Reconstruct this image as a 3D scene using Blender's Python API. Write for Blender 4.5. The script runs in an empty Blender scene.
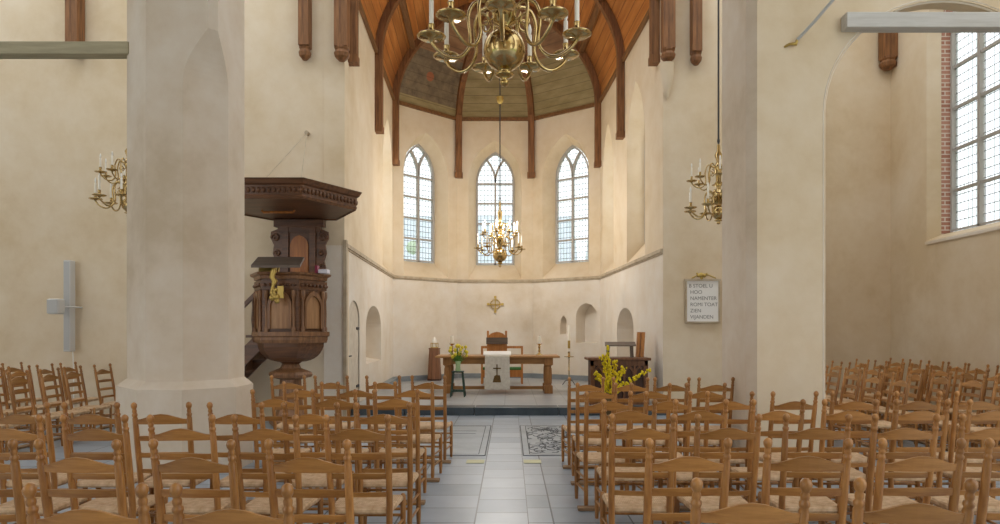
import bpy, bmesh, math, random
from mathutils import Vector, Matrix
random.seed(7)
PI = math.pi
scene = bpy.context.scene
COL = scene.collection
H = 1.5          # eye height (m)
F = 670.0        # focal length in pixels of the 1000 px wide frame
VX, VY = 510.0, 331.0   # vanishing point of the aisle

def P(px, py, Y):
    return Vector(((px - VX) * Y / F, Y, H - (py - VY) * Y / F))
def PX(px, Y): return (px - VX) * Y / F
def PZ(py, Y): return H - (py - VY) * Y / F

# ------------------------------------------------------------------ materials
def lin(c):
    c = c.lstrip('#')
    v = [int(c[i:i + 2], 16) / 255 for i in (0, 2, 4)]
    return tuple((x / 12.92 if x <= 0.04045 else ((x + 0.055) / 1.055) ** 2.4) for x in v) + (1,)

class NT:
    def __init__(s, name):
        s.m = bpy.data.materials.new(name); s.m.use_nodes = True
        s.t = s.m.node_tree; s.b = s.t.nodes['Principled BSDF']; s.out = s.t.nodes['Material Output']
    def n(s, typ, **kw):
        nd = s.t.nodes.new(typ)
        for k, v in kw.items(): setattr(nd, k, v)
        return nd
    def l(s, a, b): s.t.links.new(a, b)
    def coord(s, kind='Object', scale=(1, 1, 1), rot=(0, 0, 0)):
        tc = s.n('ShaderNodeTexCoord'); mp = s.n('ShaderNodeMapping')
        mp.inputs['Scale'].default_value = scale; mp.inputs['Rotation'].default_value = rot
        s.l(tc.outputs[kind], mp.inputs['Vector']); return mp.outputs['Vector']
    def noise(s, vec, scale, detail=4, rough=0.55):
        nd = s.n('ShaderNodeTexNoise'); nd.inputs['Scale'].default_value = scale
        nd.inputs['Detail'].default_value = detail; nd.inputs['Roughness'].default_value = rough
        if vec is not None: s.l(vec, nd.inputs['Vector'])
        return nd.outputs['Fac']
    def ramp(s, fac, stops):
        r = s.n('ShaderNodeValToRGB')
        e = r.color_ramp.elements
        while len(e) < len(stops): e.new(0.5)
        for i, (p, c) in enumerate(stops):
            e[i].position = p; e[i].color = lin(c) if isinstance(c, str) else c
        s.l(fac, r.inputs['Fac']); return r.outputs['Color']
    def mix(s, fac, a, b, mode='MIX'):
        m = s.n('ShaderNodeMix', data_type='RGBA', blend_type=mode)
        for sock, v in ((m.inputs[0], fac), (m.inputs[6], a), (m.inputs[7], b)):
            if isinstance(v, (int, float)): sock.default_value = v
            elif isinstance(v, str): sock.default_value = lin(v)
            elif isinstance(v, tuple): sock.default_value = v
            else: s.l(v, sock)
        return m.outputs[2]
    def math(s, op, a, b=None):
        m = s.n('ShaderNodeMath', operation=op)
        for i, v in enumerate((a, b)):
            if v is None: continue
            if isinstance(v, (int, float)): m.inputs[i].default_value = v
            else: s.l(v, m.inputs[i])
        return m.outputs[0]
    def bump(s, h, strength=0.2, dist=0.02):
        b = s.n('ShaderNodeBump'); b.inputs['Strength'].default_value = strength
        b.inputs['Distance'].default_value = dist; s.l(h, b.inputs['Height'])
        s.l(b.outputs['Normal'], s.b.inputs['Normal'])
    def base(s, c): s.l(c, s.b.inputs['Base Color'])
    def set(s, rough=0.8, metal=0.0):
        s.b.inputs['Roughness'].default_value = rough; s.b.inputs['Metallic'].default_value = metal
        return s

def plaster(name, c1, c2, c3):
    m = NT(name).set(0.9)
    v = m.coord('Object')
    a = m.noise(v, 0.55, 5, 0.6); b = m.noise(v, 2.6, 6, 0.65)
    f = m.math('ADD', m.math('MULTIPLY', a, 0.65), m.math('MULTIPLY', b, 0.35))
    c = m.ramp(f, [(0.36, c3), (0.48, c2), (0.62, c1)])
    m.base(c)
    m.bump(m.noise(v, 7, 5), 0.16, 0.02)
    return m.m

def wood(name, c1, c2, axis='Z', rough=0.5, scale=1.0, vary=0.0, bumps=0.1):
    m = NT(name).set(rough)
    sc = {'X': (1.2, 14, 14), 'Y': (14, 1.2, 14), 'Z': (14, 14, 1.2)}[axis]
    v = m.coord('Object', tuple(scale * q for q in sc))
    f = m.noise(v, 1.6, 6, 0.6)
    c = m.ramp(f, [(0.3, c2), (0.7, c1)])
    if vary:
        oi = m.n('ShaderNodeObjectInfo')
        r = m.ramp(oi.outputs['Random'], [(0, (1 - vary, 1 - vary, 1 - vary, 1)), (1, (1 + vary * .5, 1 + vary * .5, 1 + vary * .5, 1))])
        c = m.mix(1.0, c, r, 'MULTIPLY')
    m.base(c)
    m.bump(f, bumps, 0.01)
    return m.m

def plain(name, c, rough=0.6, metal=0.0, nscale=None, c2=None):
    m = NT(name).set(rough, metal)
    if nscale:
        v = m.coord('Object')
        m.base(m.ramp(m.noise(v, nscale, 4), [(0.35, c2 or c), (0.65, c)]))
    else:
        m.b.inputs['Base Color'].default_value = lin(c)
    return m.m

M = {}
M['plaster'] = plaster('plaster_cream', '#e3d3ba', '#dcc9ab', '#d3bd9a')
M['plaster_white'] = plaster('plaster_whitewash', '#ece4d8', '#e6dac9', '#dccdb6')
M['plaster_grey'] = plaster('plaster_pier', '#dccfbe', '#d3c2ac', '#c4b197')
M['stone_trim'] = plain('stone_trim', '#c4b59d', 0.85, 0, 5, '#b09d82')
M['oak_dark'] = wood('oak_beam_wood', '#99683d', '#5e3c20', 'Z', 0.65)
M['oak_darkY'] = wood('oak_beam_wood_long', '#8f6438', '#5f3f20', 'Y', 0.65)
M['beam_white'] = wood('painted_beam_grey', '#d3d0ca', '#bab5ac', 'X', 0.75)
M['beam_green'] = wood('painted_beam_green', '#b8ad8e', '#a0967a', 'X', 0.75)
M['chair'] = wood('chair_beech', '#c68f50', '#885627', 'Z', 0.3, 1.0, 0.22, 0.03)
M['chair_slat'] = wood('chair_slat_beech', '#c89252', '#8b5a29', 'X', 0.3, 1.0, 0.22, 0.03)
M['plank'] = wood('plank_grey_wood', '#a78763', '#7d6248', 'X', 0.7)
M['pulpit'] = wood('pulpit_oak', '#9a6f4a', '#69472d', 'Z', 0.42)
M['pulpit_dark'] = wood('pulpit_dark_oak', '#7d5436', '#4b301e', 'X', 0.4)
M['pulpit_panel'] = wood('pulpit_panel_oak', '#b58a5e', '#8f6440', 'Z', 0.42)
M['pulpit_light'] = wood('pulpit_light_panel', '#c07a34', '#955520', 'Z', 0.4)
M['table'] = wood('altar_oak', '#bb8c54', '#946637', 'X', 0.5)
M['tableZ'] = wood('altar_oak_upright', '#ae7d47', '#875a2e', 'Z', 0.5)
M['cabinet'] = wood('cabinet_walnut', '#83542f', '#5a3820', 'Z', 0.45)
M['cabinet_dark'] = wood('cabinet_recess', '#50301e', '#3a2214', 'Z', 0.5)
M['grey_wood'] = wood('grey_brown_wood', '#76675a', '#5c4e44', 'X', 0.6)
M['orange_wood'] = wood('orange_wood', '#cd8c4a', '#a4672f', 'Z', 0.5)
M['pedestal'] = wood('pedestal_wood', '#9a6c4c', '#754c33', 'Z', 0.5)
M['green_paint'] = plain('green_painted_wood', '#2f4b41', 0.5, 0, 9, '#24392f')
M['cushion_green'] = plain('green_cushion_cloth', '#4b7a46', 0.95)
M['cloth'] = plain('cream_linen', '#dcd6ca', 0.95, 0, 18, '#cfc8bb')
M['white'] = plain('white_paint', '#f0eee9', 0.6)
M['emblem'] = plain('emblem_thread', '#75572e', 0.9, 0, 60, '#54421f')
M['wax'] = plain('candle_wax', '#f3ecdc', 0.5)
M['bulb'] = plain('pale_candle_bulb', '#fbf8f0', 0.25)
M['iron'] = plain('dark_iron', '#4a4a4a', 0.6, 0.5)
M['gold'] = plain('gilt_metal', '#c0a55e', 0.42, 0.85)
M['speaker'] = plain('speaker_grey', '#cfcdc8', 0.6)
M['speaker_mesh'] = plain('speaker_grille', '#b9b8b5', 0.7)
M['slate_kerb'] = plain('dark_kerb_stone', '#4b555c', 0.35, 0, 3, '#37424a')
M['skirt'] = plain('bluestone_skirting', '#8e959a', 0.5, 0, 2, '#7a8288')
M['tape'] = plain('yellow_tape', '#cdcaa0', 0.6)
M['brick'] = None
M['leaf'] = plain('leaf_green', '#5d8a32', 0.6)
M['petal'] = plain('yellow_petal', '#e5d13a', 0.6)
M['forsythia'] = plain('forsythia_yellow', '#efd905', 0.6, 0, 40, '#d6b800')
M['twig'] = plain('twig_brown', '#5f4a2c', 0.8)
M['slab'] = plain('grave_slab_blue', '#9fa6ab', 0.4, 0, 2.2, '#8a9197')
M['incise'] = plain('incised_dark_lines', '#3c4145', 0.6)
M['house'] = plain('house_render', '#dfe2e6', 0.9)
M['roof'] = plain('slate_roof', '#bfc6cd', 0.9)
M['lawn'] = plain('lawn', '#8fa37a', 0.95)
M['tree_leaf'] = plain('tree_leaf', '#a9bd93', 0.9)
M['vase'] = plain('vase_glass_green', '#a9c795', 0.2)
M['dark'] = plain('dark_text', '#85827d', 0.8)

def brass():
    m = NT('polished_brass').set(0.17, 1.0)
    v = m.coord('Object')
    m.base(m.ramp(m.noise(v, 9, 3), [(0.35, '#ad9158'), (0.65, '#cfb684')]))
    return m.m
M['brass'] = brass()

def brick():
    m = NT('red_brick_jamb').set(0.9)
    tc = m.n('ShaderNodeTexCoord'); mp = m.n('ShaderNodeMapping')
    sp = m.n('ShaderNodeSeparateXYZ'); cb = m.n('ShaderNodeCombineXYZ')
    m.l(tc.outputs['Object'], sp.inputs[0])
    m.l(m.math('ADD', sp.outputs[0], sp.outputs[1]), cb.inputs[0]); m.l(sp.outputs[2], cb.inputs[1])
    b = m.n('ShaderNodeTexBrick'); b.inputs['Scale'].default_value = 1
    b.inputs['Brick Width'].default_value = 0.2; b.inputs['Row Height'].default_value = 0.075
    b.inputs['Mortar Size'].default_value = 0.01
    b.inputs['Color1'].default_value = lin('#b98772'); b.inputs['Color2'].default_value = lin('#a36f5b')
    b.inputs['Mortar'].default_value = lin('#d3c4b4')
    m.l(cb.outputs[0], b.inputs['Vector']); m.base(b.outputs['Color'])
    return m.m
M['brick'] = brick()

def floor_mat(name, w, h, ox, oy, c1, c2, joint):
    m = NT(name)
    v = m.coord('Object'); mp = m.n('ShaderNodeMapping')
    mp.inputs['Location'].default_value = (ox, oy, 0); m.l(v, mp.inputs['Vector'])
    b = m.n('ShaderNodeTexBrick'); b.offset = 0.0; b.squash = 1.0
    b.inputs['Scale'].default_value = 1; b.inputs['Brick Width'].default_value = w
    b.inputs['Row Height'].default_value = h; b.inputs['Mortar Size'].default_value = 0.007
    b.inputs['Mortar Smooth'].default_value = 0.1; b.inputs['Bias'].default_value = 0.0
    b.inputs['Color1'].default_value = lin(c1); b.inputs['Color2'].default_value = lin(c2)
    b.inputs['Mortar'].default_value = lin(joint)
    m.l(mp.outputs[0], b.inputs['Vector'])
    n = m.noise(v, 3.2, 6, 0.65)
    c = m.mix(0.35, b.outputs['Color'], m.ramp(n, [(0.3, '#8a94a0'), (0.7, '#b4bcc4')]))
    c = m.mix(b.outputs['Fac'], c, joint)
    m.base(c)
    m.set(0.33)
    return m.m
M['floor'] = floor_mat('bluestone_tiles', 0.62, 0.437, 0.065 + 0.2125, 0.0, '#adb6bf', '#87929d', '#4a5259')
M['aisle'] = floor_mat('aisle_tiles', 0.425, 0.434, 0.065 + 0.2125, 0.12, '#b6bdc4', '#87929f', '#4a5259')
M['platform'] = floor_mat('platform_tiles', 0.6, 0.6, 0.1, 0.0, '#b0b0ae', '#a09f9d', '#83878a')

def vault_mat():
    m = NT('orange_boarding').set(0.55)
    tc = m.n('ShaderNodeTexCoord'); sp = m.n('ShaderNodeSeparateXYZ'); m.l(tc.outputs['UV'], sp.inputs[0])
    # planks run lengthwise: u = distance round the vault, v = distance along it
    pl = m.math('DIVIDE', sp.outputs[0], 0.26)
    idx = m.math('FLOOR', pl); fr = m.math('FRACT', pl)
    cb = m.n('ShaderNodeCombineXYZ'); m.l(m.math('MULTIPLY', sp.outputs[0], 9.0), cb.inputs[0])
    m.l(m.math('MULTIPLY', sp.outputs[1], 0.7), cb.inputs[1]); m.l(m.math('MULTIPLY', idx, 3.7), cb.inputs[2])
    f = m.noise(cb.outputs[0], 1.0, 5, 0.6)
    wn = m.n('ShaderNodeTexWhiteNoise', noise_dimensions='1D'); m.l(idx, wn.inputs['W'])
    c = m.ramp(f, [(0.3, '#a5622c'), (0.5, '#bb7636'), (0.72, '#cf8d4c')])
    r = m.ramp(wn.outputs['Value'], [(0, (.82, .82, .82, 1)), (1, (1.12, 1.12, 1.12, 1))])
    c = m.mix(1.0, c, r, 'MULTIPLY')
    line = m.math('LESS_THAN', fr, 0.05)
    c = m.mix(line, c, '#5e3018')
    m.base(c); return m.m
M['vault'] = vault_mat()

def dome_mat(name, patch):
    m = NT(name).set(0.7)
    tc = m.n('ShaderNodeTexCoord'); sp = m.n('ShaderNodeSeparateXYZ'); m.l(tc.outputs['Object'], sp.inputs[0])
    z = sp.outputs[2]
    fr = m.math('FRACT', m.math('DIVIDE', z, 0.22))
    line = m.math('LESS_THAN', fr, 0.08)
    v = m.coord('Object', (1, 1, 3)); n = m.noise(v, 1.6, 6, 0.65)
    low = m.ramp(n, [(0.35, '#8b7c52'), (0.65, '#a4946a')])
    up = m.ramp(n, [(0.35, '#7d5a3c'), (0.65, '#a07a55')])
    if patch:
        v2 = m.coord('Object', (1, 1, 1)); n2 = m.noise(v2, 5, 6, 0.7)
        pt = m.ramp(n2, [(0.35, '#4f4038'), (0.6, '#7b6a55'), (0.75, '#8d7358')])
        vm = m.n('ShaderNodeVectorMath', operation='DISTANCE'); m.l(tc.outputs['Object'], vm.inputs[0])
        vm.inputs[1].default_value = patch
        pt = m.mix(m.math('LESS_THAN', vm.outputs['Value'], 0.13), pt, '#a3573a')
        msk = m.math('MULTIPLY', m.math('GREATER_THAN', m.math('ADD', z, m.math('MULTIPLY', sp.outputs[0], 0.0)), 7.98), 1.0)
        low = m.mix(m.math('MULTIPLY', msk, 0.8), low, pt)
    c = m.mix(m.math('GREATER_THAN', z, 9.2), low, up)
    c = m.mix(m.math('MULTIPLY', line, 0.45), c, '#4c3b22')
    m.base(c); return m.m
M['dome'] = dome_mat('painted_apse_boarding', None)
M['dome_left'] = dome_mat('painted_apse_boarding_worn', (-2.25, 18.75, 8.62))

def glass_mat():
    m = NT('leaded_glass')
    tc = m.n('ShaderNodeTexCoord'); sp = m.n('ShaderNodeSeparateXYZ'); m.l(tc.outputs['UV'], sp.inputs[0])
    a = m.math('LESS_THAN', m.math('FRACT', m.math('DIVIDE', sp.outputs[0], 0.105)), 0.12)
    b = m.math('LESS_THAN', m.math('FRACT', m.math('DIVIDE', sp.outputs[1], 0.15)), 0.09)
    lead = m.math('MAXIMUM', a, b)
    ix = m.math('FLOOR', m.math('DIVIDE', sp.outputs[0], 0.105)); iy = m.math('FLOOR', m.math('DIVIDE', sp.outputs[1], 0.15))
    wn = m.n('ShaderNodeTexWhiteNoise', noise_dimensions='2D'); cb = m.n('ShaderNodeCombineXYZ')
    m.l(ix, cb.inputs[0]); m.l(iy, cb.inputs[1]); m.l(cb.outputs[0], wn.inputs['Vector'])
    tint = m.ramp(wn.outputs['Value'], [(0, (.84, .9, .86, 1)), (0.5, (.92, .95, .97, 1)), (1, (1, 1, 1, 1))])
    tr = m.n('ShaderNodeBsdfTransparent'); m.l(tint, tr.inputs['Color'])
    tl = m.n('ShaderNodeBsdfTranslucent'); tl.inputs['Color'].default_value = (.85, .88, .9, 1)
    mx = m.n('ShaderNodeMixShader'); mx.inputs[0].default_value = 0.25
    m.l(tr.outputs[0], mx.inputs[1]); m.l(tl.outputs[0], mx.inputs[2])
    m.b.inputs['Base Color'].default_value = lin('#5f5f5f'); m.b.inputs['Roughness'].default_value = 0.6
    mx2 = m.n('ShaderNodeMixShader'); m.l(lead, mx2.inputs[0]); m.l(mx.outputs[0], mx2.inputs[1]); m.l(m.b.outputs[0], mx2.inputs[2])
    m.l(mx2.outputs[0], m.out.inputs['Surface'])
    return m.m
M['glass'] = glass_mat()
M['tracery'] = plain('window_tracery', '#aea8a1', 0.8)

def rush_mat():
    m = NT('rush_seat').set(0.75)
    tc = m.n('ShaderNodeTexCoord'); sp = m.n('ShaderNodeSeparateXYZ'); m.l(tc.outputs['Object'], sp.inputs[0])
    ax = m.math('ABSOLUTE', sp.outputs[0]); ay = m.math('ABSOLUTE', m.math('SUBTRACT', sp.outputs[1], 0.166))
    r = m.math('MAXIMUM', ax, ay)
    f = m.math('SINE', m.math('MULTIPLY', r, 520.0))
    n = m.noise(m.coord('Object'), 22, 3)
    c = m.ramp(n, [(0.3, '#bd9871'), (0.7, '#dcbd98')])
    c = m.mix(m.math('MULTIPLY', m.math('GREATER_THAN', f, 0.4), 0.25), c, '#8a6a45')
    oi = m.n('ShaderNodeObjectInfo')
    m.base(c); return m.m
M['rush'] = rush_mat()

# ------------------------------------------------------------------ mesh helpers
class MB:
    def __init__(s): s.v = []; s.f = []; s.smooth = []; s.uv = None
    def add(s, vs, fs, smooth=False):
        o = len(s.v); s.v += [tuple(q) for q in vs]
        for f in fs: s.f.append(tuple(i + o for i in f)); s.smooth.append(smooth)
        return s
    def box(s, a, b, rot=None, piv=None):
        x0, y0, z0 = a; x1, y1, z1 = b
        vs = [Vector(q) for q in ((x0, y0, z0), (x1, y0, z0), (x1, y1, z0), (x0, y1, z0), (x0, y0, z1), (x1, y0, z1), (x1, y1, z1), (x0, y1, z1))]
        if rot is not None:
            p = Vector(piv) if piv is not None else (Vector(a) + Vector(b)) / 2
            vs = [rot @ (q - p) + p for q in vs]
        return s.add(vs, [(0, 3, 2, 1), (4, 5, 6, 7), (0, 1, 5, 4), (1, 2, 6, 5), (2, 3, 7, 6), (3, 0, 4, 7)])
    def bar(s, p, q, w, d, up=(0, 0, 1)):
        p = Vector(p); q = Vector(q); t = (q - p).normalized(); up = Vector(up)
        if abs(t.dot(up)) > 0.95: up = Vector((1, 0, 0))
        a = t.cross(up).normalized(); b = a.cross(t).normalized()
        vs = []
        for c in (p, q):
            for i, j in ((-1, -1), (1, -1), (1, 1), (-1, 1)): vs.append(c + a * (i * w / 2) + b * (j * d / 2))
        return s.add(vs, [(3, 2, 1, 0), (4, 5, 6, 7), (0, 1, 5, 4), (1, 2, 6, 5), (2, 3, 7, 6), (3, 0, 4, 7)])
    def tube(s, pts, rad, n=8, closed=False, smooth=True, sq=1.0):
        pts = [Vector(p) for p in pts]; m = len(pts)
        if not isinstance(rad, (list, tuple)): rad = [rad] * m
        vs = []; prev = None
        for i, p in enumerate(pts):
            if closed: t = pts[(i + 1) % m] - pts[i - 1]
            else: t = pts[min(i + 1, m - 1)] - pts[max(i - 1, 0)]
            t = t.normalized() if t.length > 1e-9 else Vector((0, 0, 1))
            if prev is None:
                ref = Vector((1, 0, 0)) if abs(t.x) < 0.9 else Vector((0, 1, 0))
                a = (ref - t * ref.dot(t)).normalized()
            else:
                a = (prev - t * prev.dot(t)).normalized()
            prev = a; b = t.cross(a)
            for k in range(n):
                th = 2 * PI * k / n
                vs.append(p + a * (math.cos(th) * rad[i]) + b * (math.sin(th) * rad[i] * sq))
        fs = []
        for i in range(m if closed else m - 1):
            j = (i + 1) % m
            for k in range(n): fs.append((i * n + k, i * n + (k + 1) % n, j * n + (k + 1) % n, j * n + k))
        s.add(vs, fs, smooth)
        if not closed:
            s.add(vs[:n], [tuple(range(n))[::-1]]); s.add(vs[-n:], [tuple(range(n))])
        return s
    def lathe(s, c, prof, n=16, smooth=True, rot=0.0, mat=None):
        c = Vector(c); vs = []
        for r, z in prof:
            for k in range(n):
                th = 2 * PI * k / n + rot
                q = Vector((r * math.cos(th), r * math.sin(th), z))
                if mat is not None: q = mat @ q
                vs.append(c + q)
        fs = []
        for i in range(len(prof) - 1):
            for k in range(n): fs.append((i * n + k, i * n + (k + 1) % n, (i + 1) * n + (k + 1) % n, (i + 1) * n + k))
        s.add(vs, fs, smooth)
        s.add(vs[:n], [tuple(range(n))[::-1]]); s.add(vs[-n:], [tuple(range(n))])
        return s
    def prism(s, poly, z0, z1):
        n = len(poly)
        vs = [(x, y, z0) for x, y in poly] + [(x, y, z1) for x, y in poly]
        fs = [tuple(range(n))[::-1], tuple(range(n, 2 * n))] + [(i, (i + 1) % n, (i + 1) % n + n, i + n) for i in range(n)]
        return s.add(vs, fs)
    def extr(s, poly3, d, smooth=False):
        """extrude a planar 3D polygon by vector d"""
        n = len(poly3); d = Vector(d)
        vs = [Vector(p) for p in poly3] + [Vector(p) + d for p in poly3]
        fs = [tuple(range(n)), tuple(range(n, 2 * n))[::-1]] + [((i + 1) % n, i, i + n, (i + 1) % n + n) for i in range(n)]
        return s.add(vs, fs)
    def loft(s, A, B, closed=True, smooth=False):
        n = len(A); vs = list(A) + list(B)
        r = range(n) if closed else range(n - 1)
        return s.add(vs, [(i, (i + 1) % n, (i + 1) % n + n, i + n) for i in r], smooth)
    def sphere(s, c, r, n=10, m=7, sc=(1, 1, 1)):
        prof = [(max(1e-4, math.sin(PI * i / m)) * r, -math.cos(PI * i / m) * r) for i in range(m + 1)]
        mt = Matrix.Diagonal(Vector(sc)); return s.lathe(c, prof, n, True, mat=mt)
    def build(s, name, mat, parent=None, kind=None, loc=None, bevel=0):
        me = bpy.data.meshes.new(name)
        me.from_pydata(s.v, [], s.f)
        me.polygons.foreach_set('use_smooth', s.smooth)
        if s.uv:
            ul = me.uv_layers.new(name='UVMap')
            for lp in me.loops: ul.data[lp.index].uv = s.uv[lp.vertex_index]
        me.materials.append(M[mat] if isinstance(mat, str) else mat)
        bm = bmesh.new(); bm.from_mesh(me); bmesh.ops.recalc_face_normals(bm, faces=bm.faces); bm.to_mesh(me); bm.free()
        me.update()
        o = bpy.data.objects.new(name, me); COL.objects.link(o)
        if loc is not None: o.location = loc
        if parent is not None: o.parent = parent
        if kind: o['kind'] = kind
        if bevel:
            b = o.modifiers.new('bevel', 'BEVEL'); b.width = bevel; b.segments = 2; b.limit_method = 'ANGLE'
        return o

def tag(o, label, cat, group=None):
    o['label'] = label; o['category'] = cat
    if group: o['group'] = group
    return o
def thing(name, label, cat, loc=(0, 0, 0), rz=0.0, group=None):
    o = bpy.data.objects.new(name, None); o.empty_display_size = 0.1; COL.objects.link(o)
    o.location = loc; o.rotation_euler = (0, 0, rz); return tag(o, label, cat, group)
def kids(o): return [c for c in COL.objects if c.parent == o]
def copy_tree(o, tree, parent=None):
    c = o.copy(); COL.objects.link(c)
    if parent is not None: c.parent = parent
    for ch in tree.get(o.name, []): copy_tree(ch, tree, c)
    return c
def tree_of(root):
    t = {}
    def rec(o):
        t[o.name] = [c for c in COL.objects if c.parent == o]
        for c in t[o.name]: rec(c)
    rec(root); return t

# ------------------------------------------------------------------ walls with openings
def arch(cx, a, z0, zs, zt, n=10):
    """pointed-arch outline: half width a, sill z0, spring zs, apex zt (closed list, from bottom left clockwise over the top)"""
    r = zt - zs; pts = [(cx - a, z0)]
    if r < a:   # round / elliptical
        for i in range(2 * n + 1):
            th = PI - PI * i / (2 * n); pts.append((cx + a * math.cos(th), zs + r * math.sin(th)))
    else:
        R = (a * a + r * r) / (2 * a); c = R - a; th1 = math.asin(r / R)
        for i in range(n + 1):
            th = th1 * i / n; pts.append((cx + c - R * math.cos(th), zs + R * math.sin(th)))
        for i in range(n - 1, -1, -1):
            th = th1 * i / n; pts.append((cx - c + R * math.cos(th), zs + R * math.sin(th)))
    pts.append((cx + a, z0)); return pts

def wall(name, O, U, N, outline, openings=(), th=0.3, mat='plaster', kind='structure', parent=None):
    """flat wall: front face through O spanned by U and Z, N points away from the room.
    openings: (front_profile, back_profile, depth, cap)"""
    O = Vector(O); U = Vector(U).normalized(); N = Vector(N).normalized()
    cu = bpy.data.curves.new('tmp', 'CURVE'); cu.dimensions = '2D'; cu.fill_mode = 'BOTH'; cu.extrude = th / 2
    for poly in [outline] + [o[0] for o in openings]:
        sp = cu.splines.new('POLY'); sp.points.add(len(poly) - 1); sp.use_cyclic_u = True
        for i, (x, y) in enumerate(poly): sp.points[i].co = (x, y, 0, 1)
    ob = bpy.data.objects.new('tmp', cu); COL.objects.link(ob)
    dg = bpy.context.evaluated_depsgraph_get(); dg.update()
    me = bpy.data.meshes.new_from_object(ob.evaluated_get(dg))
    mb = MB()
    def W(x, y, d): return O + U * x + Vector((0, 0, y)) + N * d
    mb.add([W(v.co.x, v.co.y, v.co.z + th / 2) for v in me.vertices], [tuple(p.vertices) for p in me.polygons])
    bpy.data.objects.remove(ob); bpy.data.curves.remove(cu); bpy.data.meshes.remove(me)
    for fr, bk, dep, cap in openings:
        if bk is None: continue
        A = [W(x, y, 0) for x, y in fr]; B = [W(x, y, dep) for x, y in bk]
        mb.loft(A, B)
        if cap:
            cx = sum(p[0] for p in bk) / len(bk); cy = sum(p[1] for p in bk) / len(bk)
            k = len(B); mb.add(B + [W(cx, cy, dep)], [(i, (i + 1) % k, k) for i in range(k)])
    o = mb.build(name, mat, parent)
    if kind: o['kind'] = kind
    return o

def window(name, O, U, N, a, z0, zs, zt, lights, bars, cx=0.0, fw=0.05, y_tracery=True):
    """tracery + leaded pane; O,U,N as for wall, at the glass plane"""
    O = Vector(O); U = Vector(U).normalized(); N = Vector(N).normalized()
    def W(x, z, d=0.0): return O + U * x + Vector((0, 0, z)) + N * d
    prof = arch(cx, a, z0, zs, zt); k = len(prof)
    mx, mz = cx, (z0 + zs) / 2
    inner = arch(cx, a - fw, z0 + fw, zs, zt - fw * 1.3)
    mb = MB()
    A = [W(x, z, -0.05) for x, z in prof]; B = [W(x, z, -0.05) for x, z in inner]
    C = [W(x, z, 0.06) for x, z in inner]
    mb.loft(A, B); mb.loft(B, C)
    r = zt - zs; R = (a * a + r * r) / (2 * a) if r > a else None
    w = 2 * a / lights
    xs = [cx - a + w * i for i in range(1, lights)]
    for x in xs: 
        mb.bar(W(x, z0), W(x, zs + (0 if y_tracery and lights == 2 else r * 0.3)), 0.055, 0.1, N)
    for z in bars: mb.bar(W(cx - a, z), W(cx + a, z), 0.05, 0.05, (0, 0, 1))
    if R:
        for x in xs:
            for sgn in (-1, 1):
                pts = []
                for i in range(13):
                    h = i * r / 12; q = sgn * (-R + math.sqrt(max(0, R * R - h * h)))
                    xx = x + q
                    lim = (R - a) - math.sqrt(max(0, R * R - h * h)) if xx < cx else 0
                    if xx < cx + (R - a) - math.sqrt(max(0, R * R - h * h)): break
                    if xx > cx - (R - a) + math.sqrt(max(0, R * R - h * h)): break
                    pts.append((xx, zs + h))
                for p, q in zip(pts, pts[1:]): mb.bar(W(*p), W(*q), 0.055, 0.1, N)
    o = mb.build(name, 'tracery'); o['kind'] = 'structure'
    g = MB(); pr = [W(x, z, 0.02) for x, z in prof]; c = W(cx, mz, 0.02)
    g.add(pr + [c], [(i, (i + 1) % k, k) for i in range(k)])
    g.uv = [(x - cx + 50, z) for x, z in prof] + [(50.0, mz)]
    g.build('pane', 'glass', o)
    return o

# ================================================================== SETTING
ZS = 7.8                      # wall head of the choir
LN, LF = Vector((-2.84, 11.5, 0)), Vector((-3.155, 18.1, 0))
RN, RF = Vector((2.80, 12.25, 0)), Vector((2.46, 18.3, 0))
B1, B2 = Vector((-1.55, 19.65, 0)), Vector((0.67, 19.65, 0))
PL = 0.134                    # platform height
Zstr = 2.97

# floor
MB().box((-13, -4, -0.2), (12, 12.0, 0)).add([], []).build('floor', 'floor')['kind'] = 'structure'
fb = MB().box((-13, 12.0, -0.2), (12, 14, -0.001)).build('floor', 'floor'); fb['kind'] = 'structure'
MB().box((-0.2775, -4, 0), (0.1475, 11.98, 0.003)).build('floor', 'aisle')['kind'] = 'structure'
pf = MB().prism([(-2.83, 12.02), (2.84, 12.02), (2.80, 12.3), (2.46, 18.3), (0.67, 19.65), (-1.55, 19.65), (-3.155, 18.1)], -0.1, PL)
pf.build('floor', 'platform')['kind'] = 'structure'
ks = MB()
xx = -2.83
for wdt in (0.95, 1.25, 1.5, 1.0, 0.97):
    ks.box((xx + 0.006, 11.9, 0.0), (min(xx + wdt, 2.84) - 0.006, 12.32, PL + 0.004)); xx += wdt
ks.build('trim_1', 'slate_kerb', bevel=0.008)['kind'] = 'structure'

# east walls beside the choir mouth
wall('wall_east_left', (-13, 11.5, 0), (1, 0, 0), (0, 1, 0), [(0, 0), (13 - 2.84, 0), (13 - 2.84, 9.5), (0, 9.5)])
wall('wall_east_right', (2.80, 12.25, 0), (1, 0, 0), (0, 1, 0), [(0, 0), (2.6, 0), (2.6, 9.5), (0, 9.5)], th=0.9)
wall('wall_aisle_end', (5.0, 13.2, 0), (1, 0, 0), (0, 1, 0), [(0, 0), (3.0, 0), (3.0, 9.5), (0, 9.5)])
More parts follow.
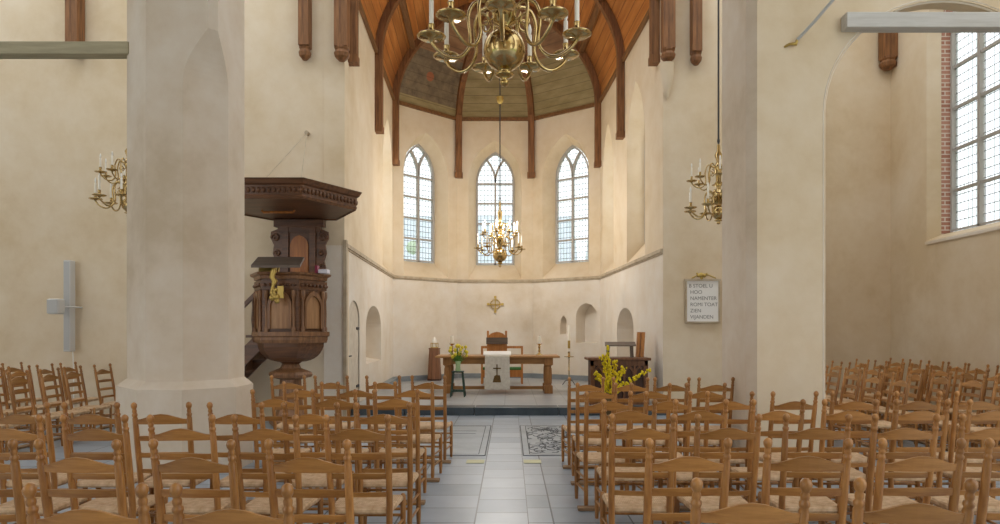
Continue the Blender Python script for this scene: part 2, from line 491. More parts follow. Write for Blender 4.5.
# choir left wall: window recess, door, niche
dL = (LF - LN); lenL = dL.length; uL = dL.normalized(); nL = Vector((-uL.y, uL.x, 0))
def uat(A, u, px):   # distance along a wall line at which it crosses a pixel column
    k = (px - VX) / F; return (k * A.y - A.x) / (u.x - k * u.y)
ops = []
s0, s1 = uat(LN, uL, 382.5), uat(LN, uL, 392.5)
c0 = (s0 + s1) / 2; a0 = (s1 - s0) / 2
ops.append((arch(c0, a0, Zstr + 0.06, 5.4, 6.9), arch(c0, a0 - 0.12, 3.4, 5.4, 6.7), 0.4, False))
leftwin = (c0, a0 - 0.12)
d0, d1 = uat(LN, uL, 348), uat(LN, uL, 359.5)
dc, da = (d0 + d1) / 2, (d1 - d0) / 2
ops.append((arch(dc, da, 0.02, 1.7, 2.06), arch(dc, da, 0.02, 1.7, 2.06), 0.32, True))
n0, n1 = uat(LN, uL, 366), uat(LN, uL, 381)
nc, na = (n0 + n1) / 2, (n1 - n0) / 2
ops.append((arch(nc, na, 0.82, 1.6, 2.05), arch(nc, na - 0.05, 0.9, 1.6, 2.0), 0.45, True))
def split_ops(ops, z): return [o for o in ops if o[0][0][1] < z], [o for o in ops if o[0][0][1] >= z]
lo, hi = split_ops(ops, 2.5)
wall('wall_left', LN, uL, nL, [(0, Zstr), (lenL, Zstr), (lenL, ZS), (0, ZS + 0.0)], hi, th=0.35)
wall('wall_left', LN, uL, nL, [(0, -.05), (lenL, -.05), (lenL, Zstr), (0, Zstr)], lo, th=0.35, mat='plaster_white')
window('window_1', LN + nL * 0.4, uL, nL, leftwin[1], 3.4, 5.4, 6.7, 2, [3.95, 4.5, 5.0], cx=leftwin[0])
# choir right wall
dR = (RF - RN); lenR = dR.length; uR = dR.normalized(); nR = Vector((uR.y, -uR.x, 0))
ops = []
s0, s1 = uat(RN, uR, 645), uat(RN, uR, 627)
c1_, a1_ = (s0 + s1) / 2, abs(s1 - s0) / 2
ops.append((arch(c1_, a1_, Zstr + 0.06, 5.4, 6.85), arch(c1_, a1_ - 0.12, 3.5, 5.4, 6.65), 0.42, False))
s0, s1 = uat(RN, uR, 613.5), uat(RN, uR, 602.5)
c2_, a2_ = (s0 + s1) / 2, abs(s1 - s0) / 2
ops.append((arch(c2_, a2_, Zstr + 0.06, 5.4, 6.85), arch(c2_, a2_ - 0.12, 3.5, 5.4, 6.65), 0.42, False))
s0, s1 = uat(RN, uR, 633.5), uat(RN, uR, 617)
c3_, a3_ = (s0 + s1) / 2, abs(s1 - s0) / 2
ops.append((arch(c3_, a3_, 0.35, 1.55, 2.03), arch(c3_, a3_ - 0.06, 0.4, 1.55, 1.98), 0.45, True))
lo, hi = split_ops(ops, 2.5)
wall('wall_right', RN, uR, nR, [(0, Zstr), (lenR, Zstr), (lenR, ZS), (0, ZS)], hi, th=0.35)
wall('wall_right', RN, uR, nR, [(0, -.05), (lenR, -.05), (lenR, Zstr), (0, Zstr)], lo, th=0.35, mat='plaster_white')
window('window_2', RN + nR * 0.42, uR, nR, a1_ - 0.12, 3.5, 5.4, 6.65, 2, [4.0, 4.5, 5.0], cx=c1_)
window('window_3', RN + nR * 0.42, uR, nR, a2_ - 0.12, 3.5, 5.4, 6.65, 2, [4.0, 4.5, 5.0], cx=c2_)
# apse walls
def apse(A, B, nm, wn, lower_ops=(), win=True):
    d = (B - A); L = d.length; u = d.normalized(); n = Vector((-u.y, u.x, 0)); m = L / 2
    wall(nm, A, u, n, [(0, Zstr), (L, Zstr), (L, ZS), (0, ZS)],
         [(arch(m, 0.775, Zstr + 0.06, 5.9, 7.08), arch(m, 0.57, 3.475, 5.94, 6.85), 0.42, False)], th=0.35)
    wall(nm, A, u, n, [(0, -.05), (L, -.05), (L, Zstr), (0, Zstr)], lower_ops, th=0.35, mat='plaster_white')
    window(wn, A + n * 0.42, u, n, 0.57, 3.475, 5.94, 6.85, 2, [4.13, 4.71, 5.31, 5.9], cx=m)
apse(LF, B1, 'wall_apse_left', 'window_4')
apse(B1, B2, 'wall_apse', 'window_5')
uq = (RF - B2).normalized()
def nq(p0, p1, z0, zs, zt, bk=0.4):
    a = uat(B2, uq, p0); b = uat(B2, uq, p1); c = (a + b) / 2; h = (b - a) / 2
    return (arch(c, h, z0, zs, zt), arch(c, h - 0.05, z0 + 0.03, zs, zt - 0.04), bk, True)
apse(B2, RF, 'wall_apse_right', 'window_6', [nq(560, 567, 1.40, 1.7, 1.94, 0.25), nq(576, 597, 1.17, 1.9, 2.27)])

# string course and skirting
def offset_in(pts, d):   # simple inward copy of the choir outline
    c = Vector((-0.3, 15.5, 0)); return [p + (c - p).normalized() * d for p in pts]
ring = [LN, LF, B1, B2, RF, RN]
st = MB()
for a, b in zip(ring, ring[1:]):
    t = (b - a).normalized(); n = Vector((-t.y, t.x, 0)) if True else None
    n = -n if (Vector((-0.3, 15.5, 0)) - a).dot(n) < 0 else n
    for z0, z1, dp in ((Zstr - 0.03, Zstr + 0.035, 0.05), (Zstr - 0.06, Zstr - 0.03, 0.025)):
        p = [a, b, b + n * dp, a + n * dp]
        st.prism([(q.x, q.y) for q in p], z0, z1)
t = uL; n = -nL
st.box((-2.86, 11.47, 0), (-2.80, 11.56, Zstr + 0.09))
st.build('trim_2', 'stone_trim')['kind'] = 'structure'
sk = MB()
for a, b in ((LF - uL * 2.2, LF), (LF, B1), (B1, B2), (B2, RF), (RF, RF - uR * 2.0)):
    t = (b - a).normalized(); n = Vector((-t.y, t.x, 0)); n = -n if (Vector((-0.3, 15.5, 0)) - a).dot(n) < 0 else n
    p = [a, b, b + n * 0.16, a + n * 0.16]; sk.prism([(q.x, q.y) for q in p], PL, PL + 0.13)
sk.build('baseboard_apse', 'skirt')['kind'] = 'structure'

# vault (boarded) over the choir
VR, VN = 2.65, 1.8
def vprof(h): return (1 - (h / VR) ** VN) ** (1 / VN) if h < VR else 0.0
NP = 22
ths = [PI / 2 * i / NP for i in range(NP + 1)]
half = [((max(0, math.cos(t)) ** (2 / VN)), VR * (math.sin(t) ** (2 / VN))) for t in ths]
prof = [(-x, h) for x, h in half] + [(x, h) for x, h in half[::-1][1:]]
def section(t, zoff=0.0, grow=0.0):
    Lp = LN + dL * t; Rp = RN + dR * t; c = (Lp + Rp) / 2; hv = (Rp - Lp) / 2
    return [Vector((c.x + hv.x * x * (1 + grow / 2.8), c.y + hv.y * x, ZS + h * (1 + grow / VR) + zoff)) for x, h in prof]
vb = MB(); uvs = []; rows = [section(t) for t in (-0.02, 0.25, 0.5, 0.75, 1.0)]
arcl = [0]
for p, q in zip(prof, prof[1:]): arcl.append(arcl[-1] + math.hypot((q[0] - p[0]) * 2.8, q[1] - p[1]))
K = len(prof); vs = []
for i, rw in enumerate(rows):
    for j, p in enumerate(rw): vs.append(p); uvs.append((arcl[j], p.y))
fs = [(i * K + j, i * K + j + 1, (i + 1) * K + j + 1, (i + 1) * K + j) for i in range(len(rows) - 1) for j in range(K - 1)]
vb.add(vs, fs, True); vb.uv = uvs
vo = vb.build('ceiling', 'vault'); vo['kind'] = 'structure'
sm = vo.modifiers.new('thick', 'SOLIDIFY'); sm.thickness = 0.08; sm.offset = 1
# apse half dome
OC = (LF + RF) / 2
dome_c = [LF, B1, B2, RF]
for i, (a, b) in enumerate(zip(dome_c, dome_c[1:])):
    d = MB(); vs = []
    for x, h in half:
        for c in (a, b): q = OC + (c - OC) * x; vs.append((q.x, q.y, ZS - 0.1 + h * (VR + 0.1) / VR))
    d.add(vs, [(2 * k, 2 * k + 1, 2 * k + 3, 2 * k + 2) for k in range(len(half) - 1)], False)
    o = d.build('ceiling', 'dome_left' if i == 0 else 'dome'); o['kind'] = 'structure'
    sm = o.modifiers.new('thick', 'SOLIDIFY'); sm.thickness = 0.08; sm.offset = 0
# cornices at the foot of vault and dome
co = MB()
for a, b in zip(ring, ring[1:]):
    t = (b - a).normalized(); n = Vector((-t.y, t.x, 0)); n = -n if (Vector((-0.3, 15.5, 0)) - a).dot(n) < 0 else n
    co.bar(a + n * 0.04 + Vector((0, 0, ZS - 0.1)), b + n * 0.04 + Vector((0, 0, ZS - 0.1)), 0.07, 0.09)
co.build('trim_3', 'oak_darkY')['kind'] = 'structure'

# roof timbers: every truss is one thing (two wall posts and the curved rib)
def rib_pts(sec_t, inset=0.08):
    sec = section(sec_t); c = sec[K // 2].copy(); c.z = ZS
    out = []
    for p in sec:
        d = (c - p); out.append(p + d.normalized() * inset if d.length > 1e-6 else p)
    return out
def flatribs(mb, pts, w, d, yaxis=(0, 1, 0)):
    Yv = Vector(yaxis); N_ = len(pts); vs = []
    for i, p in enumerate(pts):
        t = (pts[min(i + 1, N_ - 1)] - pts[max(i - 1, 0)]).normalized()
        nn = t.cross(Yv).normalized()
        for a, b in ((-1, -1), (1, -1), (1, 1), (-1, 1)): vs.append(p + nn * (a * d / 2) + Yv * (b * w / 2))
    fs = []
    for i in range(N_ - 1):
        for k in range(4): fs.append((i * 4 + k, i * 4 + (k + 1) % 4, (i + 1) * 4 + (k + 1) % 4, (i + 1) * 4 + k))
    fs += [(3, 2, 1, 0), tuple(range((N_ - 1) * 4, N_ * 4))]
    mb.add(vs, fs)
def truss(t, zb, label, w=0.19, d=0.16):
    r = thing('roof_truss', label, 'roof timber', (0, 0, 0), 0, 'roof trusses of the choir')
    zb0 = zb; sec = rib_pts(t, d / 2); m = MB(); flatribs(m, sec, w, d); m.build('rib', 'oak_dark', r)
    for s in (0, -1):
        p = sec[s]; zb = zb if zb0 is not None else PZ(63, p.y); q = MB(); q.box((p.x - d / 2, p.y - w / 2, zb), (p.x + d / 2, p.y + w / 2, ZS + 0.1))
        q.box((p.x - d / 2 - 0.015, p.y - w / 2 - 0.015, zb - 0.02), (p.x + d / 2 + 0.015, p.y + w / 2 + 0.015, zb + 0.12))
        q.build('wall_post', 'oak_dark', r)
    return r
truss(0.525, 5.95, 'curved oak truss spanning the middle of the choir vault')
truss(0.985, 5.98, 'curved oak truss framing the painted apse half dome')
tr = truss(0.05, None, 'curved oak truss at the mouth of the choir, nearest to the nave')
for p, lb in ((B1, 'left'), (B2, 'right')):
    o = thing('apse_rib', 'oak rib with wall post at the %s corner of the apse end wall' % lb, 'roof timber')
    dr = (OC - p).normalized(); sd = Vector((-dr.y, dr.x, 0))
    pts = []
    for x, h in half:
        q = OC + (p - OC) * x; pts.append(Vector((q.x, q.y, ZS - 0.1 + h * 1.03)) + dr * 0.07 - Vector((0, 0, 0.06 * (h > 1))))
    m = MB(); flatribs(m, pts, 0.18, 0.12, sd); m.build('rib', 'oak_dark', o)
    q = MB(); c = p + dr * 0.09
    q.box((c.x - 0.09, c.y - 0.08, 6.0), (c.x + 0.09, c.y + 0.08, ZS)); q.box((c.x - 0.11, c.y - 0.1, 5.97), (c.x + 0.11, c.y + 0.1, 6.12))
    q.build('wall_post', 'oak_dark', o)
for s, lb in ((-1, 'left'), (1, 'right')):
    m = MB(); A = section(0.0); Bq = section(1.0); idx = [i for i, (x, h) in enumerate(prof) if x * s > 0 and h > 1.3]
    i = idx[0] if s < 0 else idx[-1]
    dn = Vector((-s * 0.06, 0, -0.04))
    m.bar(A[i] + dn, Bq[i] + dn, 0.13, 0.12); o = m.build('purlin', 'oak_darkY')
    tag(o, 'long oak purlin running along the %s slope of the choir vault' % lb, 'roof timber')

# wall posts in the crossing
def post(px, pyb, Y, w, label, ztop=9.3, corb=True):
    x = PX(px, Y); zb = PZ(pyb, Y); o = thing('wall_post', label, 'wall post', (x, Y, 0), 0, 'oak wall posts of the crossing')
    m = MB(); m.box((-w / 2, -0.11, zb + (0.22 if corb else 0)), (w / 2, 0.11, ztop)); m.build('shaft', 'oak_dark', o)
    if corb:
        m = MB(); m.lathe((0, 0, zb), [(w * .25, 0), (w * .55, .06), (w * .62, .12), (w * .5, .17), (w * .58, .2), (w * .58, .24)], 8, False, PI / 8)
        m.build('corbel', 'oak_dark', o)
    return o
post(305, 60, 11.37, 0.17, 'slim oak wall post with carved foot above the pulpit canopy')
post(342, 61, 11.37, 0.22, 'thick greyed oak wall post at the left corner of the choir mouth')
post(75, 58, 11.37, 0.20, 'oak wall post behind the painted beam on the far left wall')
post(668, 62, 12.12, 0.22, 'thick dark oak wall post at the right corner of the choir mouth')
post(696, 65, 12.12, 0.17, 'slim oak wall post left of the hanging chandelier rod')
post(888, 70, 13.05, 0.26, 'oak wall post in the far corner of the right aisle', 9.3)
cb = MB(); p = P(668, 64, 12.1); cb.lathe((p.x, 12.2, p.z - 0.62), [(0.01, 0), (0.05, .12), (0.10, .3), (0.13, .5), (0.14, .66)], 10)
tag(cb.build('stone_corbel', 'plaster'), 'rounded pale stone corbel below the thick right oak post', 'corbel')

# right side wall with tall window, arcade wall with arch, piers
OW = Vector((7.5, 13.2, 0))
def yo(px, X=7.5): return 13.2 - F * X / (px - VX)
u_far = yo(926.5); wd = 3.1
cwin = u_far + wd / 2
wall('wall_side_right', OW, (0, -1, 0), (1, 0, 0), [(-.3, 0), (10, 0), (10, 9.5), (-.3, 9.5)],
     [(arch(cwin, wd / 2, 3.12, 6.7, 8.6), arch(cwin, wd / 2 - 0.12, 3.22, 6.7, 8.5), 0.2, False)], th=0.18)
jb = MB()
A = [OW + Vector((0.19, -x, z)) for x, z in arch(cwin, wd / 2 - 0.12, 3.22, 6.7, 8.5)]
Bq = [OW + Vector((0.40, -x, z)) for x, z in arch(cwin, wd / 2 - 0.12, 3.24, 6.7, 8.48)]
jb.loft(A[:-1] + [A[-1]], Bq); jb.build('trim_4', 'brick')['kind'] = 'structure'
si = MB(); si.extr([OW + Vector((-0.03, -(cwin - wd / 2), 3.1)), OW + Vector((0.4, -(cwin - wd / 2 + .1), 3.26)), OW + Vector((0.4, -(cwin + wd / 2 - .1), 3.26)), OW + Vector((-0.03, -(cwin + wd / 2), 3.1))], (0, 0, -0.05))
si.build('trim_5', 'plaster_white')['kind'] = 'structure'
window('window_7', OW + Vector((0.40, 0, 0)), (0, -1, 0), (1, 0, 0), wd / 2 - 0.12, 3.26, 6.7, 8.45, 4, [3.26 + 0.73 * k for k in range(1, 6)], cx=cwin, fw=0.04)
# left end wall
wall('wall_side_left', (-12.9, 11.8, 0), (0, -1, 0), (-1, 0, 0), [(0, 0), (10, 0), (10, 9.5), (0, 9.5)],
     [(arch(4.5, 1.6, 3.1, 6.5, 8.4), arch(4.5, 1.5, 3.2, 6.5, 8.3), 0.35, False)], th=0.3)
window('window_8', (-13.25, 11.8, 0), (0, -1, 0), (-1, 0, 0), 1.5, 3.2, 6.5, 8.3, 4, [3.9, 4.6, 5.3, 6.0], cx=4.5)

# right arcade wall with round-headed arch (faces the nave end)
YP = 6.9
xl = 2.545; cxA = PX(945, YP) - xl; aA = 1.236
op = arch(cxA, aA, -0.001, 3.75, 4.91, 14)
out = [(0, 0)] + op[:1] + op[1:-1] + op[-1:] + [(6.5, 0), (6.5, 9.5), (0, 9.5)]
wall('wall_arcade', (xl, YP, 0), (1, 0, 0), (0, 1, 0), out, (), th=0.2, mat='plaster')
rim = MB(); O3 = Vector((xl, YP, 0))
A = [O3 + Vector((x, -.004, z)) for x, z in arch(cxA, aA + .02, 0, 3.75, 4.935, 14)]; Bq = [O3 + Vector((x, .03, z)) for x, z in arch(cxA, aA - .012, 0, 3.75, 4.90, 14)]
rim.loft(A, Bq, closed=False); ro = rim.build('trim_6', 'plaster_white'); ro['kind'] = 'structure'  # chamfered arch edge, its lit reveal put into a whiter plaster
sm = ro.modifiers.new('t', 'SOLIDIFY'); sm.thickness = .01; sm.offset = 0
mb = MB()   # nave-side chamfer and side of the pier
mb.prism([(xl + 0.001, YP), (xl - 0.085, YP + 0.085), (xl - 0.085, YP + 0.87), (PX(825, YP) - .002, YP + 0.87), (PX(825, YP) - .002, YP + 0.05)], 0, 9.5)
mb.build('wall_pier', 'plaster_grey')['kind'] = 'structure'
# left pier with wide chamfers running out into a square head
xL0, xL1 = PX(146, YP), PX(183, YP); cR = 0.328; cL = 0.46
yb = YP + 0.77
XR = xL1 + cR
def pier_poly(g=0.0, x1=xL1, c=cR):
    return [(xL0 - cL - g, yb), (xL0 - cL - g, YP + cL - g * .4), (xL0 - g * .4, YP - g), (x1 + g * .4, YP - g), (x1 + c + g, YP + c - g * .4), (x1 + c + g, yb)]
mb = MB()
zt0, zt1 = PZ(80, YP), PZ(28, YP)
NS = 9; rings = []
def ring_at(z, k):   # k=0 wide chamfer, 1 narrow chamfer
    c = cR * (1 - k) + 0.07 * k; x1 = XR - c
    return [Vector((x, y, z)) for x, y in pier_poly(0, x1, c)]
zz = [(0.98, 0), (zt0, 0)] + [(zt0 + (zt1 - zt0) * i / NS, 1 - math.sqrt(max(0, 1 - (i / NS) ** 2))) for i in range(1, NS + 1)] + [(9.5, 1)]
zz = [(0.98, 0), (zt0, 0)] + [(zt0 + (zt1 - zt0) * i / NS, 1 - math.cos(PI / 2 * i / NS)) for i in range(1, NS + 1)] + [(9.5, 1)]
rs = [ring_at(z, k) for z, k in zz]
for a, b in zip(rs, rs[1:]): mb.loft(a, b)
pl = [Vector((x, y, 0)) for x, y in pier_poly(0.1)]; pl1 = [Vector((x, y, 0.90)) for x, y in pier_poly(0.1)]; 
mb.loft(pl, pl1); mb.loft(pl1, rs[0]); mb.add(rs[-1], [tuple(range(6))])
mb.build('wall_pier', 'plaster_grey')['kind'] = 'structure'

# unseen west wall and roof slabs behind the viewer, added to darken the pier fronts
wall('wall_west_added', (-7, -4.5, 0), (1, 0, 0), (0, -1, 0), [(0, 0), (13.5, 0), (13.5, 9.5), (0, 9.5)],
     [(arch(6.9, 1.5, 3.5, 6.5, 8.4), arch(6.9, 1.4, 3.6, 6.5, 8.3), 0.35, False)])
window('window_9', (-7, -4.85, 0), (1, 0, 0), (0, -1, 0), 1.4, 3.6, 6.5, 8.3, 3, [4.3, 5.0, 5.7, 6.4], cx=6.9)
MB().box((-4.2, -4.5, 9.5), (3.3, 7.7, 9.6)).build('ceiling', 'vault')['kind'] = 'structure'
MB().box((-13, -4.5, 9.2), (-4.2, 6.9, 9.3)).build('ceiling', 'vault')['kind'] = 'structure'  # unseen slab over the left aisle alone, added to shade the left pier
# painted tie beams
y0 = 6.78
zt_, zb_ = PZ(11.5, y0), PZ(27, y0)
mb = MB(); mb.box((PX(847, y0), y0, zb_), (8.0, y0 + 0.14, zt_)); 
tag(mb.build('tie_beam', 'beam_white', bevel=0.01), 'off-white painted beam across the arch on the right', 'beam')
y0 = 7.3
mb = MB(); mb.box((-12.9, y0, PZ(53.5, y0)), (xL0 - cL + 0.05, y0 + 0.16, PZ(41, y0)))
tag(mb.build('tie_beam', 'beam_green', bevel=0.01), 'greenish grey painted beam running left from the big pier', 'beam')

# tie rod on the right pier
o = thing('tie_rod', 'diagonal iron tie rod with hook on the right pier', 'iron rod')
MB().tube([P(797, 40, 6.86), P(815, 21, 6.75), P(838, -6, 6.6)], 0.016, 8).build('rod', 'speaker_mesh', o)
MB().tube([P(797, 40, 6.86), P(796, 44, 6.86), P(790, 44, 6.87), P(784, 47, 6.9)], [0.016, 0.02, 0.014, 0.01], 6).build('hook', 'gold', o)

# ================================================================== CHAIRS
def make_chair():
    r = thing('ladder_back_chair', 'x', 'chair')
    hw = 0.185
    for s in (-1, 1):      # rear leg running up into a post with turned finial
        def at(z): 
            y = -0.10 * max(0, (z - 0.42)) / 0.58
            return Vector((s * (hw - 0.012 + 0.012 * z), y, z))
        zs = [0, .05, .42, .7, .885, .895, .905, .915, .922, .932, .942, .950, .958, .968, .980, .991, .998, 1.0]
        rr = [.015, .0185, .0205, .0205, .0185, .0145, .0195, .0195, .013, .016, .016, .012, .0165, .0208, .0218, .017, .008, .002]
        MB().tube([at(z) for z in zs], rr, 8).build('leg', 'chair', r)
    for s in (-1, 1):
        MB().tube([(s * 0.205, 0.33, 0), (s * 0.205, 0.33, 0.08), (s * 0.205, 0.33, 0.3), (s * 0.205, 0.33, 0.41), (s * 0.205, 0.33, 0.424)], [.014, .018, .019, .018, .009], 8).build('leg', 'chair', r)
    def slat(z0, z1, peak):
        m = MB(); N_ = 8; vs = []
        for i in range(N_ + 1):
            u = i / N_ * 2 - 1; x = u * hw; bow = -0.022 * (1 - u * u)
            top = z1 + peak * (math.cos(u * PI) * .5 + .5)
            for z, dy in ((z0, -.006), (top, -.006), (top, .006), (z0, .006)):
                y = -0.10 * (z - 0.42) / 0.58 + bow + dy; vs.append((x, y, z))
        fs = [(i * 4 + k, i * 4 + (k + 1) % 4, i * 4 + 4 + (k + 1) % 4, i * 4 + 4 + k) for i in range(N_) for k in range(4)]
        fs += [(3, 2, 1, 0), (N_ * 4, N_ * 4 + 1, N_ * 4 + 2, N_ * 4 + 3)]
        m.add(vs, fs); return m.build('slat', 'chair_slat', r)
    slat(.842, .874, .043); slat(.722, .757, .006); slat(.60, .634, .004); slat(.487, .517, .0)
    # rush seat
    m = MB(); vs = []; fs = []
    ringp = []
    nx = 8
    out = [(-.187, .0), (.187, .0), (.207, .335), (-.207, .335)]
    pts = []
    for i in range(4):
        a = Vector(out[i]); b = Vector(out[(i + 1) % 4])
        for k in range(6): pts.append(a.lerp(b, (k + .0) / 6))
    c = Vector((0, .166)); lev = [(0.96, .372), (1.02, .386), (1.02, .402), (0.97, .414), (0.8, .416), (0.4, .408), (0.05, .405)]
    allv = [[Vector(((p.x - c.x) * s_, (p.y - c.y) * s_ + c.y, z)) for p in pts] for s_, z in lev]
    for a, b in zip(allv, allv[1:]): m.loft(a, b, smooth=True)
    m.add(allv[0], [tuple(range(len(pts)))]); m.add(allv[-1], [tuple(range(len(pts)))])
    m.build('seat', 'rush', r)
    for z in (.14, .25):
        MB().tube([(-.205, .33, z + .03), (.205, .33, z + .03)], .0105, 6).build('stretcher', 'chair', r)
        for s in (-1, 1): MB().tube([(s * .178, .0, z), (s * .205, .33, z)], .0105, 6).build('stretcher', 'chair', r)
    MB().tube([(-.18, .0, .22), (.18, .0, .22)], .0105, 6).build('stretcher', 'chair', r)
    return r
chair0 = make_chair(); CT = tree_of(chair0); first = [True]
ORD = ['first', 'second', 'third', 'fourth', 'fifth', 'sixth', 'seventh', 'eighth', 'ninth', 'tenth']
def chair_at(x, y, rz, label, group):
    if first[0]: o = chair0; first[0] = False
    else: o = copy_tree(chair0, CT)
    o.location = (x, y, 0); o.rotation_euler = (0, 0, rz)
    o['label'] = label; o['category'] = 'chair'; o['group'] = group
    return o
def rowboard(x0, x1, y0, label, grp, along='X'):
    m = MB()
    if along == 'X': m.box((x0, y0 - 0.045, 0.004), (x1, y0 + 0.045, 0.027))
    else: m.box((y0 - 0.045, x0, 0.004), (y0 + 0.045, x1, 0.027))
    o = m.build('floor_batten', 'plank'); tag(o, label, 'floor batten', grp)
ROWS_R = [  # (finial y pixel, left finial pixels)
    (478, [698, 863]),
    (438, [649, 770, 883, 991]),
    (413.7, [613, 698, 788, 876, 965]),
    (399, [605, 676, 753, 826, 898, 970]),
    (391, [586, 646, 708, 772, 834, 896, 958]),
    (382.5, [578, 632, 687]),
    (377, [569, 614, 655, 699]),
]
ROWS_L = [  # (finial y pixel, right finial pixels)
    (483, [287.7, 141]),
    (439, [348.5, 232.6, 117.5, 11]),
    (414.4, [387.8, 295.8, 211.5, 124.6, 39.3]),
    (402, [408.9, 336.2, 262, 186, 116.5, 45]),
    (389, [417, 355.5, 295]),
    (381.4, [432.7, 375, 321]),
    (375.2, [445, 399.4, 347.8, 304]),
]
for side, rows, sg in (('right', ROWS_R, 1), ('left', ROWS_L, -1)):
    for ri, (fy, xs) in enumerate(rows):
        Yf = 335.0 / (fy - VY); yb_ = Yf + 0.10
        lo_x = 1e9; hi_x = -1e9
        for ci, px in enumerate(xs):
            x = PX(px, Yf) + sg * 0.185
            rzj = random.uniform(-0.06, 0.06); xj = x
            lab = 'ladder-back chair %s of the aisle, %s nearest row, %s seat from the aisle' % (side, ORD[ri], ORD[ci])
            if fy == 402 and px == 186: rzj = 0.10
            chair_at(xj, yb_, rzj, lab, 'ladder-back chairs %s of the aisle' % side)
            lo_x = min(lo_x, x - 0.26); hi_x = max(hi_x, x + 0.26)
        rowboard(lo_x + .01, hi_x - .01, yb_ - 0.07, 'narrow wooden floor batten under the %s row of chairs %s of the aisle' % (ORD[ri], side), 'floor battens under chair rows')
# side blocks turned towards the middle
LINES_L = [(-6.15, [7.4, 7.95, 8.5, 9.05, 9.6, 10.2]), (-7.0, [8.6, 9.15, 9.7, 10.25, 10.8]), (-7.9, [9.6, 10.15, 10.7]), (-8.75, [10.4, 10.95])]
LINES_R = [(4.55, [7.95, 8.5, 9.05, 9.6, 10.15]), (5.4, [7.4, 7.95, 8.5, 9.05, 9.6, 10.15, 10.7, 11.25]), (6.25, [8.2, 8.75, 9.3, 9.85, 10.4, 10.95, 11.5, 12.05]), (7.1, [9.7, 10.25, 10.8, 11.35, 11.9, 12.45])]
for side, lines, rz in (('left', LINES_L, -PI / 2), ('right', LINES_R, PI / 2)):
    for li, (x, ys) in enumerate(lines):
        for ci, y in enumerate(ys):
            if side == 'left' and y > 10.9: continue
            lab = 'chair facing inward in the %s side block, %s line from nave, %s from near end' % (side, ORD[li], ORD[ci])
            chair_at(x + random.uniform(-.03, .03), y + random.uniform(-.02, .02), rz + random.uniform(-.1, .1), lab, 'chairs in the %s side block' % side)
        fx = x + (-0.10 if side == 'left' else 0.10)
        rowboard(ys[0] - 0.3, (min(ys[-1], 10.9) if side == 'left' else ys[-1]) + 0.3, fx, 'wooden floor batten under the %s line of the %s side block' % (ORD[li], side), 'floor battens under chair rows', 'Y')

